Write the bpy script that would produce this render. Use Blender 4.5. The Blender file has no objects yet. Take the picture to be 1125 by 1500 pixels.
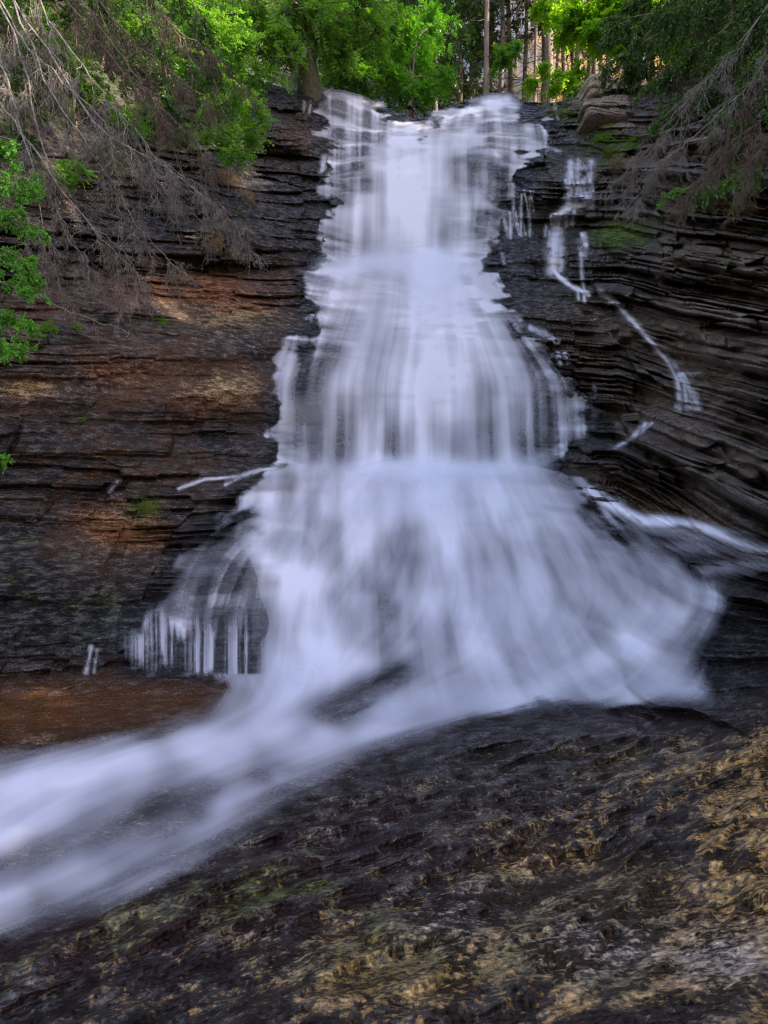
import bpy, math, random, numpy as np
from mathutils import Vector, Matrix
random.seed(7)
rng = np.random.default_rng(11)
S = bpy.context.scene
COL = S.collection
F, CX, CY, CZ = 894.0, 562.5, 750.0, 1.65      # focal length in photo pixels, centre, eye height

def at(px, py, Y):                              # world point seen at a photo position, Y metres away
    return Vector(((px-CX)/F*Y, Y, CZ + (CY-py)/F*Y))

# ------------------------------------------------------------------ tags
def tag(o, label=None, cat=None, group=None, kind=None):
    if label: o['label'] = label
    if cat: o['category'] = cat
    if group: o['group'] = group
    if kind: o['kind'] = kind
    return o
def mesh_obj(name, v, f, mat, parent=None, smooth=True):
    me = bpy.data.meshes.new(name)
    v = np.asarray(v, dtype=np.float32).reshape(-1, 3)
    me.vertices.add(len(v)); me.vertices.foreach_set('co', v.ravel())
    if isinstance(f, np.ndarray):
        k = f.shape[1]; n = len(f)
        me.loops.add(n*k); me.loops.foreach_set('vertex_index', f.astype(np.int32).ravel())
        me.polygons.add(n)
        me.polygons.foreach_set('loop_start', np.arange(0, n*k, k, dtype=np.int32))
        me.polygons.foreach_set('loop_total', np.full(n, k, dtype=np.int32))
    else:
        fl = [i for q in f for i in q]; n = len(f)
        tot = np.array([len(q) for q in f], dtype=np.int32)
        me.loops.add(len(fl)); me.loops.foreach_set('vertex_index', np.array(fl, dtype=np.int32))
        me.polygons.add(n)
        me.polygons.foreach_set('loop_start', (np.cumsum(tot)-tot).astype(np.int32))
        me.polygons.foreach_set('loop_total', tot)
    me.update(calc_edges=True); me.validate()
    if smooth: me.polygons.foreach_set('use_smooth', np.ones(len(me.polygons), dtype=bool))
    me.materials.append(mat)
    o = bpy.data.objects.new(name, me); COL.objects.link(o)
    if parent: o.parent = parent
    return o
def attr(o, name, arr, kind='FLOAT'):
    a = o.data.attributes.new(name, kind, 'POINT')
    if kind == 'FLOAT': a.data.foreach_set('value', arr.astype(np.float32).ravel())
    else:
        c = np.ones((len(arr), 4), dtype=np.float32); c[:, :3] = arr
        a.data.foreach_set('color', c.ravel())
def empty(name, loc, label, cat, group=None):
    o = bpy.data.objects.new(name, None); COL.objects.link(o); o.location = loc
    o.empty_display_size = .2
    return tag(o, label, cat, group)

# ------------------------------------------------------------------ noise
def h01(*k):
    h = np.zeros(np.broadcast(*k).shape, dtype=np.uint32)
    for i, a in enumerate(k):
        h = (h ^ (np.asarray(a).astype(np.int64).astype(np.uint32) * np.uint32((0x9E3779B1, 0x85EBCA6B, 0xC2B2AE35, 0x27D4EB2F)[i % 4])))
        h ^= h >> np.uint32(15); h *= np.uint32(0x2C1B3C6D); h ^= h >> np.uint32(12)
    h *= np.uint32(0x297A2D39); h ^= h >> np.uint32(15)
    return h.astype(np.float32) / np.float32(4294967295.0)
def vnoise(x, y, z, seed=0):                    # smooth value noise 0..1
    xi, yi, zi = np.floor(x), np.floor(y), np.floor(z)
    fx, fy, fz = x-xi, y-yi, z-zi
    fx = fx*fx*(3-2*fx); fy = fy*fy*(3-2*fy); fz = fz*fz*(3-2*fz)
    xi = xi.astype(np.int64); yi = yi.astype(np.int64); zi = zi.astype(np.int64) + seed*7919
    r = 0
    for dz in (0, 1):
        wz = fz if dz else 1-fz
        for dy in (0, 1):
            wy = fy if dy else 1-fy
            a = h01(xi, yi+dy, zi+dz); b = h01(xi+1, yi+dy, zi+dz)
            r = r + wz*wy*(a + (b-a)*fx)
    return r
def fbm(x, y, z, oct=4, seed=0, gain=.5):
    r, a, t, s = 0, 1., 0., 1.
    for i in range(oct):
        r = r + a*vnoise(x*s+i*17.3, y*s+i*5.1, z*s+i*9.7, seed+i); t += a; a *= gain; s *= 2.03
    return r/t
def sstep(a, b, x):
    t = np.clip((x-a)/(b-a), 0, 1); return t*t*(3-2*t)
def blur(a, s):
    r = int(s*2.6)+1; k = np.exp(-.5*(np.arange(-r, r+1)/s)**2); k /= k.sum()
    for ax in (0, 1):
        p = np.pad(a, [(r, r) if i == ax else (0, 0) for i in (0, 1)], mode='edge')
        o = np.zeros_like(a)
        for i, w in enumerate(k):
            o += w*(p[i:i+a.shape[0], :] if ax == 0 else p[:, i:i+a.shape[1]])
        a = o
    return a
def bil(G, gx, gy):                             # bilinear lookup G[row, col]
    h, w = G.shape
    gx = np.clip(gx, 0, w-1.001); gy = np.clip(gy, 0, h-1.001)
    x0 = gx.astype(np.int32); y0 = gy.astype(np.int32); fx = gx-x0; fy = gy-y0
    a = G[y0, x0]; b = G[y0, x0+1]; c = G[y0+1, x0]; d = G[y0+1, x0+1]
    return (a+(b-a)*fx)*(1-fy) + (c+(d-c)*fx)*fy

# ------------------------------------------------------------------ large form of the gorge: distance of the rock, metres
RY = [-300, 0, 140, 250, 380, 500, 600, 665, 690, 720, 800, 900, 985, 1010, 1050, 1100, 1200, 1350, 1500, 1700]
CXS = [-600, -150, 0, 130, 260, 400, 560, 720, 860, 1000, 1125, 1300, 1800]
DG = {
 -600: [8, 7.6, 7.4, 7.2, 7, 6.8, 6.6, 6.5, 6.5, 6.4, 6.3, 6.2, 6.0, 5.8, 5.4, 5, 3.7, 2.8, 2.3, 1.8],
 -150: [12, 10.4, 9.8, 9.4, 9, 8.7, 8.5, 8.2, 8.1, 7.9, 7.5, 7.1, 6.9, 6.7, 6.0, 5.15, 4.0, 3.0, 2.4, 1.8],
 0:    [14, 12, 11.3, 10.6, 9.9, 9.3, 9.0, 8.7, 8.6, 8.4, 7.9, 7.5, 7.25, 7.0, 6.2, 5.3, 4.1, 3.05, 2.35, 1.75],
 130:  [17, 14.5, 13.3, 12.2, 11.2, 10.2, 9.8, 9.4, 9.3, 9.0, 8.4, 7.8, 7.45, 7.1, 6.2, 5.25, 4.1, 3.05, 2.25, 1.7],
 260:  [20, 17, 15.3, 13.8, 12.3, 11.4, 10.8, 10.4, 10.2, 9.8, 9.0, 8.0, 7.5, 7.0, 6.1, 5.2, 4.05, 2.95, 2.15, 1.6],
 400:  [21, 19, 17.7, 16, 14, 12.6, 11.8, 11.5, 11.1, 10.5, 9.3, 8.1, 7.4, 6.9, 6.0, 5.2, 4.0, 2.8, 2.05, 1.55],
 560:  [21, 20, 19.3, 17.7, 15.8, 13.6, 12.4, 12.1, 11.4, 10.8, 9.5, 8.3, 7.2, 6.8, 6.0, 5.15, 3.9, 2.7, 1.97, 1.5],
 720:  [21, 20, 19.3, 17.4, 15.6, 13.5, 12.4, 12.0, 11.3, 10.7, 9.4, 8.2, 7.2, 6.8, 5.9, 5.0, 3.75, 2.6, 1.9, 1.45],
 860:  [20.5, 19.6, 18.6, 16.8, 15, 13.2, 12.2, 11.6, 11.0, 10.2, 9.0, 7.9, 7.0, 6.6, 5.8, 4.8, 3.6, 2.5, 1.82, 1.4],
 1000: [18, 17, 16, 14.3, 12.8, 11.6, 10.8, 10.1, 9.8, 9.3, 8.2, 7.1, 6.2, 5.9, 5.2, 4.35, 3.2, 2.3, 1.73, 1.35],
 1125: [15, 14, 13.5, 12.4, 11, 9.8, 9.0, 8.4, 8.2, 7.8, 7.0, 6.0, 5.15, 4.9, 4.4, 3.85, 2.9, 2.15, 1.65, 1.3],
 1300: [12, 11.4, 11, 10, 9, 8, 7.4, 7, 6.8, 6.6, 6, 5.2, 4.6, 4.4, 4.0, 3.5, 2.7, 2.0, 1.57, 1.25],
 1800: [8, 7.6, 7.3, 7, 6.5, 6, 5.6, 5.3, 5.2, 5.1, 4.8, 4.3, 3.9, 3.8, 3.5, 3.1, 2.4, 1.85, 1.5, 1.2],
}
_gx = np.arange(-600, 1801, 6.0); _gy = np.arange(-300, 1701, 6.0)
_cols = np.stack([np.interp(_gy, RY, DG[c]) for c in CXS], 1)
BASE = np.stack([np.interp(_gx, CXS, r) for r in _cols], 0)
_sm = blur(BASE, 3.5); BASE = blur(_sm, 2.0)
def base_depth(px, py):
    return bil(BASE, (px+600)/6.0, (py+300)/6.0)
def G2(px, py, x, y, sx, sy, rot=0.):
    dx, dy = px-x, py-y
    if rot:
        c, s = math.cos(math.radians(rot)), math.sin(math.radians(rot)); dx, dy = dx*c+dy*s, -dx*s+dy*c
    return np.exp(-(dx/sx)**2-(dy/sy)**2)
def plat(px, py, x, y, sx, sy, rot=0., e=3.):   # flat-topped, steeper-sided bump
    dx, dy = px-x, py-y
    c, s = math.cos(math.radians(rot)), math.sin(math.radians(rot)); dx, dy = dx*c+dy*s, -dx*s+dy*c
    return 1/(1+(np.abs(dx/sx)**2+np.abs(dy/sy)**2)**e)

def layers(x, y, z, h, L, seed):                # bedded, blocky rock: how far each bed and block stands out
    w = z/h
    n = np.floor(w); f = w-n
    ni = n.astype(np.int64)
    off = h01(ni, ni*0+seed)*37
    cx = x/L*(.6+.8*h01(ni, ni*0+seed+5)) + off + .35*vnoise(x/L*2, y/L*2, z*0+seed)
    cn = np.floor(cx).astype(np.int64); cf = cx-np.floor(cx)
    a = h01(ni, cn, cn*0+seed)
    edge = np.clip(1-np.abs(2*f-1)**8, 0, 1)*(1-.30*np.clip(1-cf*(1-cf)*30, 0, 1))
    tilt = (cf-.5)*(h01(ni, cn, cn*0+seed+9)-.5)*.8 + (f-.5)*(h01(ni, cn, cn*0+seed+3)-.85)*1.3
    return (a + tilt - .5)*edge - (1-edge)*.75

WATER_OUT = [(470,128),(466,180),(476,215),(470,240),(476,276),(492,292),(482,330),(470,372),(450,388),(443,450),(455,485),(418,510),(398,570),(392,640),(400,682),(345,738),(272,790),(245,830),(222,870),(205,910),(186,935),(180,990),(250,997),(330,1006),(240,1050),(120,1085),(-60,1110),(-60,1400),(0,1385),(100,1345),(200,1308),(300,1258),(360,1215),(430,1165),(560,1105),(700,1062),(850,1045),(1040,1032),(1050,960),(1066,885),(1040,840),(1000,805),(940,772),(880,732),(822,690),(830,664),(884,656),(882,600),(850,560),(800,505),(760,468),(730,430),(712,395),(736,352),(752,300),(772,240),(782,215),(812,212),(804,182),(775,160),(765,145),(745,134),(715,136),(690,145),(650,160),(610,176),(575,160),(530,138),(490,130)]
def poly_dist(px, py, P):                       # signed distance, positive inside
    d = np.full(px.shape, 1e9); ins = np.zeros(px.shape, bool); n = len(P)
    for i in range(n):
        x1, y1 = P[i]; x2, y2 = P[(i+1) % n]
        ex, ey = x2-x1, y2-y1; L = ex*ex+ey*ey+1e-9
        t = np.clip(((px-x1)*ex+(py-y1)*ey)/L, 0, 1)
        d = np.minimum(d, np.hypot(px-x1-t*ex, py-y1-t*ey))
        c = (y1 > py) != (y2 > py)
        ins ^= c & (px < (x2-x1)*(py-y1)/(y2-y1+1e-12)+x1)
    return np.where(ins, d, -d)
_wx = np.arange(-80, 1206, 4.0); _wy = np.arange(100, 1421, 4.0)
_WX, _WY = np.meshgrid(_wx, _wy)
WD = poly_dist(_WX, _WY, WATER_OUT)
def wdist(px, py):
    v = bil(WD, (px+80)/4, (py-100)/4)
    o = (px < -78) | (px > 1204) | (py < 101) | (py > 1419)
    return np.where(o, -60., v)

def soil_mask(px, py):
    return sstep(25, -45, py-np.interp(px, [-600, 0, 200, 330, 400, 450, 480], [430, 300, 260, 225, 165, 150, 100]))*sstep(470, 440, px)
def rock_depth(px, py, water=False):
    Y0 = base_depth(px, py)
    x = (px-CX)/F*Y0; z = CZ+(CY-py)/F*Y0
    flat = sstep(1000, 1090, py)                                  # bedrock floor in front
    flat = np.maximum(flat, sstep(985, 1010, py)*sstep(520, 400, px))
    wet = sstep(-10, 45, wdist(px, py))
    right = sstep(700, 1000, px); left = sstep(480, 380, px)
    D = 0.
    # named large forms
    D = D + .55*plat(px, py, 812, 268, 55, 42, 0, 3)              # dark rounded boulder shelf
    D = D - .5*plat(px, py, 790, 322, 50, 20, 0, 2)
    slab = sstep(-14, 14, (px-(955+np.clip((py-400)*.68, 0, 200)+np.clip(330-py, 0, 400)*.3))) * sstep(640, 590, py-.35*(px-1000))
    D = D + .55*slab
    D = D - .5*plat(px, py, 930, 588, 62, 15, 3, 2) - .35*plat(px, py, 950, 330, 90, 12, 0, 2)
    D = D + .5*plat(px, py, 1040, 668, 130, 62, 22, 2.5)
    D = D + .3*plat(px, py, 1000, 388, 46, 24, 3, 3)
    D = D + .35*plat(px, py, 400, 195, 85, 22, 8, 3) - .3*plat(px, py, 405, 224, 50, 10, 14, 2)
    D = D + .3*plat(px, py, 400, 345, 90, 22, 4, 3) - .35*plat(px, py, 330, 392, 130, 12, 0, 2)
    D = D - .35*G2(px, py, 200, 350, 190, 70, 15)
    D = D + .25*plat(px, py, 330, 500, 120, 30, -4, 3) - .2*plat(px, py, 330, 625, 160, 14, 2, 2)
    D = D + .3*plat(px, py, 395, 708, 75, 16, -10, 2.5)
    D = D + .35*plat(px, py, 540, 1020, 62, 16, -25, 2)*1.0        # rock the stream splits round
    D = D + .22*G2(px, py, 540, 880, 40, 65, 8) + .15*G2(px, py, 330, 860, 55, 70) + .2*G2(px, py, 475, 795, 55, 36)
    D = D + .25*plat(px, py, 745, 195, 60, 18, 10, 2) + .3*plat(px, py, 690, 235, 26, 14, 0, 2) + .3*plat(px, py, 728, 245, 20, 14, -30, 2)
    D = D + .25*plat(px, py, 720, 325, 22, 16, 0, 2)
    # bedding: tilts gently; steeper dip on the right flank
    zc = CZ+(CY-py)/F*base_depth(px*0+600., py)                    # beds dip outwards into both walls
    dip = .0052*np.clip(px-905, 0, 400)*sstep(190, 330, py)*sstep(1000, 760, py) + .0012*np.clip(px-700, 0, 300) - .0006*np.clip(420-px, 0, 500)*sstep(400, 250, py)
    wz = .2*z+.8*zc + dip + .40*(fbm(x*.30, Y0*.3, z*.45, 2, 3)-.5) + .07*(fbm(x*1.3, Y0*1.3, z*1.9, 3, 8)-.5)
    c1_ = np.floor(x/1.7+.5*vnoise(x*.8, z*1.3, Y0*0, 41)+.12*z).astype(np.int64); c2_ = np.floor(x/.62+.6*vnoise(x*2, z*2.4, Y0*0, 42)-.2*z).astype(np.int64); c3_ = np.floor(z/1.3+.4*vnoise(x*.9, z, Y0*0, 43)).astype(np.int64)
    wz = wz + .34*(h01(c1_, c3_, c1_*0+5)-.5) + .12*(h01(c2_, c3_*3, c2_*0+6)-.5)   # small faults offset the beds
    wz = wz + .22*np.sin(wz*2.3+1.)+.06*np.sin(wz*9.1)             # thick and thin beds
    soil_ = soil_mask(px, py)
    patch = .35+1.3*sstep(.35, .65, fbm(x*.55, Y0*.55, z*.9, 3, 12))
    amp = (.38+1.25*right+.35*left*sstep(470, 380, py)+.15*left*sstep(580, 620, py))*(1-flat)*(1-.55*wet)*patch*(1-.85*soil_)*(1-.72*G2(px, py, 230, 540, 230, 85, -3))
    if water: amp = amp*0
    if not water:
        fine = sstep(.45, .6, fbm(x*.9+9, Y0*.9, z*1.5, 3, 14))
        st = .60*layers(x, Y0, wz, .62, 2.3, 1) + .34*layers(x, Y0, wz+.12*z, .25, .9, 2)*(.4+.8*fine) + .17*layers(x+.3, Y0, wz+.05*x, .10, .42, 3)*(.25+fine)
        st = st + right*(.75*layers(x, Y0, wz+.06*x, .40, 1.05, 11) - .15*st)
        D = D + .62*amp*st + .60*right*sstep(960, 1010, px)*sstep(130, 220, py)*sstep(760, 600, py)*layers(x, Y0, wz+.1*x, .95, 2.6, 7)
        D = D + soil_*(.9*(fbm(x*.8, Y0*.8, z*.8, 4, 18)-.5)+.18*(fbm(x*5, Y0*5, z*5, 3, 19)-.5))
        D = D + (1-flat)*(.20*(fbm(x*.8, Y0*.8, z*1.3, 4, 21)-.5) + .045*(fbm(x*5, Y0*5, z*9, 3, 25)-.5))*(1-.4*wet)
        # water-worn bedrock in front: rounded humps and small pits, drawn out along the flow
        u = x*.8+Y0*.6; v = -x*.6+Y0*.8
        hum = .24*(fbm(u*.9, v*1.6, z*.0, 4, 31)-.5) + .10*(1-np.abs(2*fbm(u*1.4, v*3.2, z*0+3, 4, 35)-1)*2.6) + .10*(fbm(u*6, v*8, z*0, 4, 37)-.5) + .055*(fbm(u*15, v*17, z*0, 3, 39)-.5)
        D = D + flat*hum*(1.-.93*np.maximum(sstep(-45, 12, wdist(px, py)), sstep(1005, 1020, py)*sstep(1110, 1090, py)*sstep(470, 430, px)))*np.clip(Y0/3.2, .35, 1.3)
    else:
        D = D*.8
    return Y0 - D

# lip of the falls and top edge of the banks (photo rows)
LX = [-3000, -150, 0, 120, 220, 300, 380, 430, 468, 500, 530, 575, 610, 650, 690, 715, 745, 765, 800, 850, 900, 1000, 1125, 1300, 3600]
LY = [-260, -260, -200, -120, -20, 60, 118, 132, 130, 132, 140, 162, 176, 160, 145, 137, 135, 147, 152, 142, 130, 118, 95, 40, -60]
def terrain_cols():
    a = [-2600, -2000, -1500, -1100, -800]
    a += list(np.arange(-600, -60, 20)); a += list(np.arange(-60, 1186, 1.35)); a += list(np.arange(1190, 1800, 20))
    a += [1900, 2200, 2700, 3500]
    return np.array(a, dtype=np.float64)
def out_fix(px, py, Y):                          # beyond the sides: walls keep to the gorge's width
    e = np.where(px < -600, (-600-px), np.where(px > 1800, px-1800, 0))
    k = sstep(1150, 800, py)
    return Y/(1+k*e/1500.)
cols = terrain_cols(); NC = len(cols)
rows1 = np.concatenate([np.linspace(0, 1, 30)[:-1]*0])  # placeholder
NV = 1130
ytop = np.interp(cols, LX, LY)
vbot = 1640.
tt = np.linspace(0, 1, NV)[:, None]
PY = vbot + (ytop[None, :]-vbot)*tt
PX = np.broadcast_to(cols[None, :], PY.shape).copy()
YY = out_fix(PX, PY, rock_depth(np.clip(PX, -600, 1800), np.clip(PY, -300, 1700)))
Xw = (PX-CX)/F*YY; Zw = CZ+(CY-PY)/F*YY
# continue away from the lip: forest floor and hillside; and behind the camera
NB = 90
r = .12*(np.power(1.068, np.arange(1, NB+1))-1)/.068
r = r*(62/r[-1])
ang = np.stack([(cols-CX)/F, np.ones(NC)], 0); ang /= np.hypot(ang[0], ang[1])
gnd_s = np.interp(cols, [-600, 0, 250, 420, 500, 700, 800, 1000, 1300], [.6, .6, .5, .35, .22, .22, .28, .4, .5])
rr = r[:, None]
bx = Xw[-1][None]+ang[0][None]*rr; by = YY[-1][None]+ang[1][None]*rr
bz = Zw[-1][None] + gnd_s[None]*np.minimum(rr, 8) + 1.0*np.clip(rr-8, 0, 100) + .35*sstep(0, 2, rr)*(fbm(bx*.5, by*.5, bx*0, 4, 51)-.5)*2
nrm_bot = 14
br = np.array([.15, .35, .6, 1, 1.5, 2.2, 3, 4, 5.5, 7, 9, 12, 16, 22])[:, None]
fx = Xw[0][None]+0*br; fy = YY[0][None]-br
fx = fx*(1+br*.25)
fz = Zw[0][None] + 6*sstep(5, 20, br) + .25*sstep(.2, 3, br)*(fbm(fx*.6, fy*.6, fx*0, 4, 57)-.5)*2  # ground behind the camera raised to cut sky light and sheen on the walls
X = np.concatenate([fx[::-1], Xw, bx]); Yv = np.concatenate([fy[::-1], YY, by]); Z = np.concatenate([fz[::-1], Zw, bz])
NR = X.shape[0]
PXa = np.concatenate([np.broadcast_to(cols, (nrm_bot, NC)), PX, np.broadcast_to(cols, (NB, NC))])
PYa = np.concatenate([np.full((nrm_bot, NC), 1640.), PY, np.broadcast_to(ytop, (NB, NC))])
behind = np.concatenate([np.zeros((nrm_bot+NV, NC)), np.broadcast_to(sstep(0, .6, rr), (NB, NC))])

# what the rock is coloured with (base colours, plus painted sun glow and sun spots)
def mixc(c, m, k):
    return c*(1-m[..., None]) + np.array(k)*m[..., None]
flatn = np.clip(sstep(1000, 1080, PYa), 0, 1); _Z = Z; Z = Z*(1-.93*flatn)
n1 = fbm(X*1.6, Yv*1.6, Z*2.6, 4, 61); n2 = fbm(X*4.5, Yv*4.5, Z*7, 4, 65); n3 = fbm(X*.6, Yv*.6, Z*1.4, 3, 69)
n4 = fbm(X*11, Yv*11, Z*13, 3, 73)
C = np.zeros(X.shape+(3,)) + np.array([.017, .0155, .016])
C *= (.6+1.0*n2)[..., None]
px_, py_ = PXa, PYa
flat = sstep(1000, 1080, py_)
left = sstep(470, 400, px_)
def zone(*L):
    m = 0
    for q in L: m = np.maximum(m, q[5]*G2(px_, py_, *q[:5]))
    return m
brown = zone((280,430,190,60,5,1.),(200,560,260,90,0,1.),(330,560,140,60,0,1.),(60,470,100,60,0,.8),(60,270,120,90,0,.7),(130,790,150,60,10,.8),(60,1045,220,42,-4,1.),(300,690,200,60,0,.45),
     (850,540,110,70,5,.9),(960,560,90,60,40,.8),(990,740,190,40,14,.95),(1080,420,130,170,0,.75),(1060,640,120,90,0,.6),(930,1060,200,30,-5,.4),(440,200,60,40,0,.5))
C = mixc(C, np.clip(brown*sstep(.36, .60, n1*.6+n3*.4+.1*brown), 0, 1)*.8, (.085, .045, .024))
C = mixc(C, flat*.8, (.020, .0145, .012))
C *= np.where(flat > 0, .5+1.1*n2, 1)[..., None]**flat[..., None]
C = mixc(C, flat*zone((150,1370,330,60,-15,.9),(420,1250,200,40,-20,.9),(700,1230,160,60,0,.6),(950,1050,140,20,0,.8),(420,1330,240,60,-20,.6))*.65, (.030, .012, .014))
C = mixc(C, flat*np.clip(zone((1000,1330,330,230,-20,.8),(560,1420,330,110,-10,.5),(1120,1120,160,110,0,.8)), 0, 1)*.55*sstep(.42, .58, n1), (.050, .028, .012))
C = mixc(C, np.clip(zone((1060,430,150,230,0,1.),(1000,280,140,90,0,.9),(900,620,200,90,0,.4),(1080,660,120,120,0,.7)), 0, 1)*(.4+.6*sstep(.42, .58, n2)), (.19, .155, .125))
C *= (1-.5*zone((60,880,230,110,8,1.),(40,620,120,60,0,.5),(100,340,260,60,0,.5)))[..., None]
C = mixc(C, zone((60,1040,380,50,-4,1.))*.9, (.075, .030, .010))
M = np.zeros_like(C) + mixc(np.zeros_like(C)+np.array([.10, .065, .040]), sstep(.45, .55, n3), (.085, .075, .06)); A_ = np.zeros(X.shape)+.30
A_ = np.maximum(A_, flat*(.34+.3*(n2-.5)+.45*(n1-.5)))
M = M*(1-flat[..., None])+flat[..., None]*mixc(mixc(np.zeros_like(C)+np.array([.15, .085, .036]), sstep(.5, .6, n1), (.075, .075, .030)), sstep(.5, .58, n2), (.22, .16, .11))
def mineral_sun(z, col, k=1.):
    global M, A_
    z = np.clip(z, 0, 1); M = mixc(M, np.clip(z*1.6, 0, 1), col); A_ = np.maximum(A_, z*k)
mineral_sun(zone((880,150,60,16,0,1.),(885,185,60,10,0,1.),(1060,215,90,40,10,1.),(1000,385,60,40,0,.8),(1090,300,70,30,0,.9),(1060,440,120,90,20,.6),(1000,280,80,30,0,.8),(960,240,60,30,0,.7),(1080,350,80,40,0,.7),(440,200,60,30,0,.4),(1000,610,120,50,20,.6),(350,500,110,40,0,.45),(1060,560,90,60,0,.5),(800,250,50,30,0,.3)), (.28, .215, .18), .80)
mineral_sun(zone((170,670,260,80,0,.6),(250,610,160,40,0,.5),(60,700,120,90,0,.5))*sstep(.4, .6, n2), (.12, .055, .022), .9)
mineral_sun(zone((290,425,130,38,6,1.),(350,455,90,30,0,1.),(330,575,120,40,-8,.95),(170,545,130,50,0,.8),(40,570,70,24,0,1.),(180,775,130,50,12,1.),(205,740,70,22,0,1.),(60,1040,260,34,-4,.55),(210,1020,60,12,0,.6),(60,270,50,40,0,.8),(430,205,30,40,0,.6),(915,430,40,14,0,.6),(1010,520,50,30,40,.6),(1090,300,40,20,0,.9),(960,740,130,26,10,.7),(1000,700,90,50,20,.45),(400,640,50,30,0,.4),(850,470,60,20,0,.5),(420,410,40,30,0,.6)), (.28, .10, .030), .58)  # rust stains; left-edge and lower-left patches also paint in sun spots
mineral_sun(zone((330,475,100,22,0,.9),(350,560,90,30,0,1.),(860,560,100,60,0,.7),(860,460,60,40,0,.7),(980,750,170,26,10,.7),(215,750,60,20,0,.8),(30,565,70,16,0,1.),(950,520,60,40,40,.5))*(.6+.8*sstep(.45, .6, n2)), (.34, .22, .10), .48)  # ochre crust, with the left slab's sun-lit speckles painted in
mineral_sun(zone((1000,1330,330,210,-20,1.),(620,1400,330,110,-10,.85),(840,1180,260,90,0,.6),(1120,1120,160,110,0,.95),(330,1430,250,80,0,.45))*flat*(.55+.9*sstep(.42, .6, fbm((X*.8+Yv*.6)*1.4, (Yv*.8-X*.6)*3.0, Z*2, 4, 79))), (.44, .25, .080), .50)
mineral_sun(zone((640,1330,90,60,10,.7),(880,1400,120,60,10,.7),(1060,1420,90,60,0,.8),(400,1400,60,40,0,.6))*flat*sstep(.45, .6, n1), (.50, .36, .26), .62)
mineral_sun(flat*sstep(.52, .64, n1*.5+n2*.5)*zone((480,1290,260,120,-20,.8),(560,1160,200,60,0,.8),(800,1400,400,120,0,.4),(250,1400,200,90,0,.7)), (.13, .13, .030), .75)
moss = zone((915,345,80,40,4,.95),(890,215,60,40,0,.9),(820,165,60,30,0,.8),(1100,330,50,20,0,.7),(215,740,28,12,0,1.),(100,870,170,90,10,.6),(30,830,90,80,0,.7),(245,478,26,12,0,1.),(440,130,40,30,0,.9),(1040,700,120,60,20,.5),(960,300,60,20,0,.6),(1080,650,60,50,0,.5))
mineral_sun(moss*sstep(.40, .55, n2*.5+n3*.5), (.05, .075, .010), .85)
pale = zone((880,165,60,40,0,1.),(1060,215,90,40,10,1.),(1000,385,60,40,0,.7),(1090,300,70,30,0,.8),(1040,430,120,70,20,.5),(1000,280,80,30,0,.7),(960,240,60,30,0,.6),(1080,350,80,40,0,.6))
soil = np.clip(soil_mask(px_, py_) + behind, 0, 1)
soilc = np.array([.022, .016, .010])*(.6+.9*n2)[..., None]
C = C*(1-soil[..., None])+soilc*soil[..., None]
C = mixc(C, soil*sstep(.5, .6, n1)*.7, (.025, .040, .008))
glow_hill = np.concatenate([np.zeros((nrm_bot+NV, NC)), np.broadcast_to(sstep(12, 22, rr)*sstep(560, 680, cols)[None], (NB, NC))])
C = mixc(C, glow_hill, (.60, .36, .12)); C = mixc(C, glow_hill*sstep(.47, .56, n2*.5+n1*.5)*.9, (.10, .17, .03)); A_ = A_*(1-soil)  # straw hillside, its colour pushed warm to paint in a sunlit glow
Z = _Z
wd_ = wdist(PXa, PYa)
under = sstep(-25, 8, wd_)*sstep(1010, 990, py_)
C = mixc(C, under*.8, (.012, .0115, .014))
film = sstep(-70, 0, wd_)
dry = np.clip(pale*1.2+.8*soil+.5*np.clip(moss, 0, 1)+.35*sstep(980, 1060, px_)*sstep(560, 480, py_)+.25*left*sstep(430, 460, py_)*sstep(600, 560, py_), 0, 1)*(1-film)
A_ = A_*(1-.9*sstep(-30, 20, wd_)*sstep(1000, 980, py_))*(1-.6*sstep(-60, 0, wd_)*sstep(1000, 1040, py_)*sstep(500, 560, px_))

def grid_faces(nr, nc, keep=None):
    i = np.arange(nr*nc).reshape(nr, nc)
    q = np.stack([i[:-1, :-1], i[:-1, 1:], i[1:, 1:], i[1:, :-1]], -1)
    return q.reshape(-1, 4) if keep is None else q[keep]

# ------------------------------------------------------------------ node helpers
def new_mat(name):
    m = bpy.data.materials.new(name); m.use_nodes = True; nt = m.node_tree; nt.nodes.clear()
    out = nt.nodes.new('ShaderNodeOutputMaterial'); return m, nt, out
def N(nt, t, **k):
    n = nt.nodes.new(t)
    for a, b in k.items():
        if a.startswith('i_'):
            key = a[2:]; key = int(key) if key.isdigit() else key.replace('_', ' ')
            n.inputs[key].default_value = b
        else: setattr(n, a, b)
    return n

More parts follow.
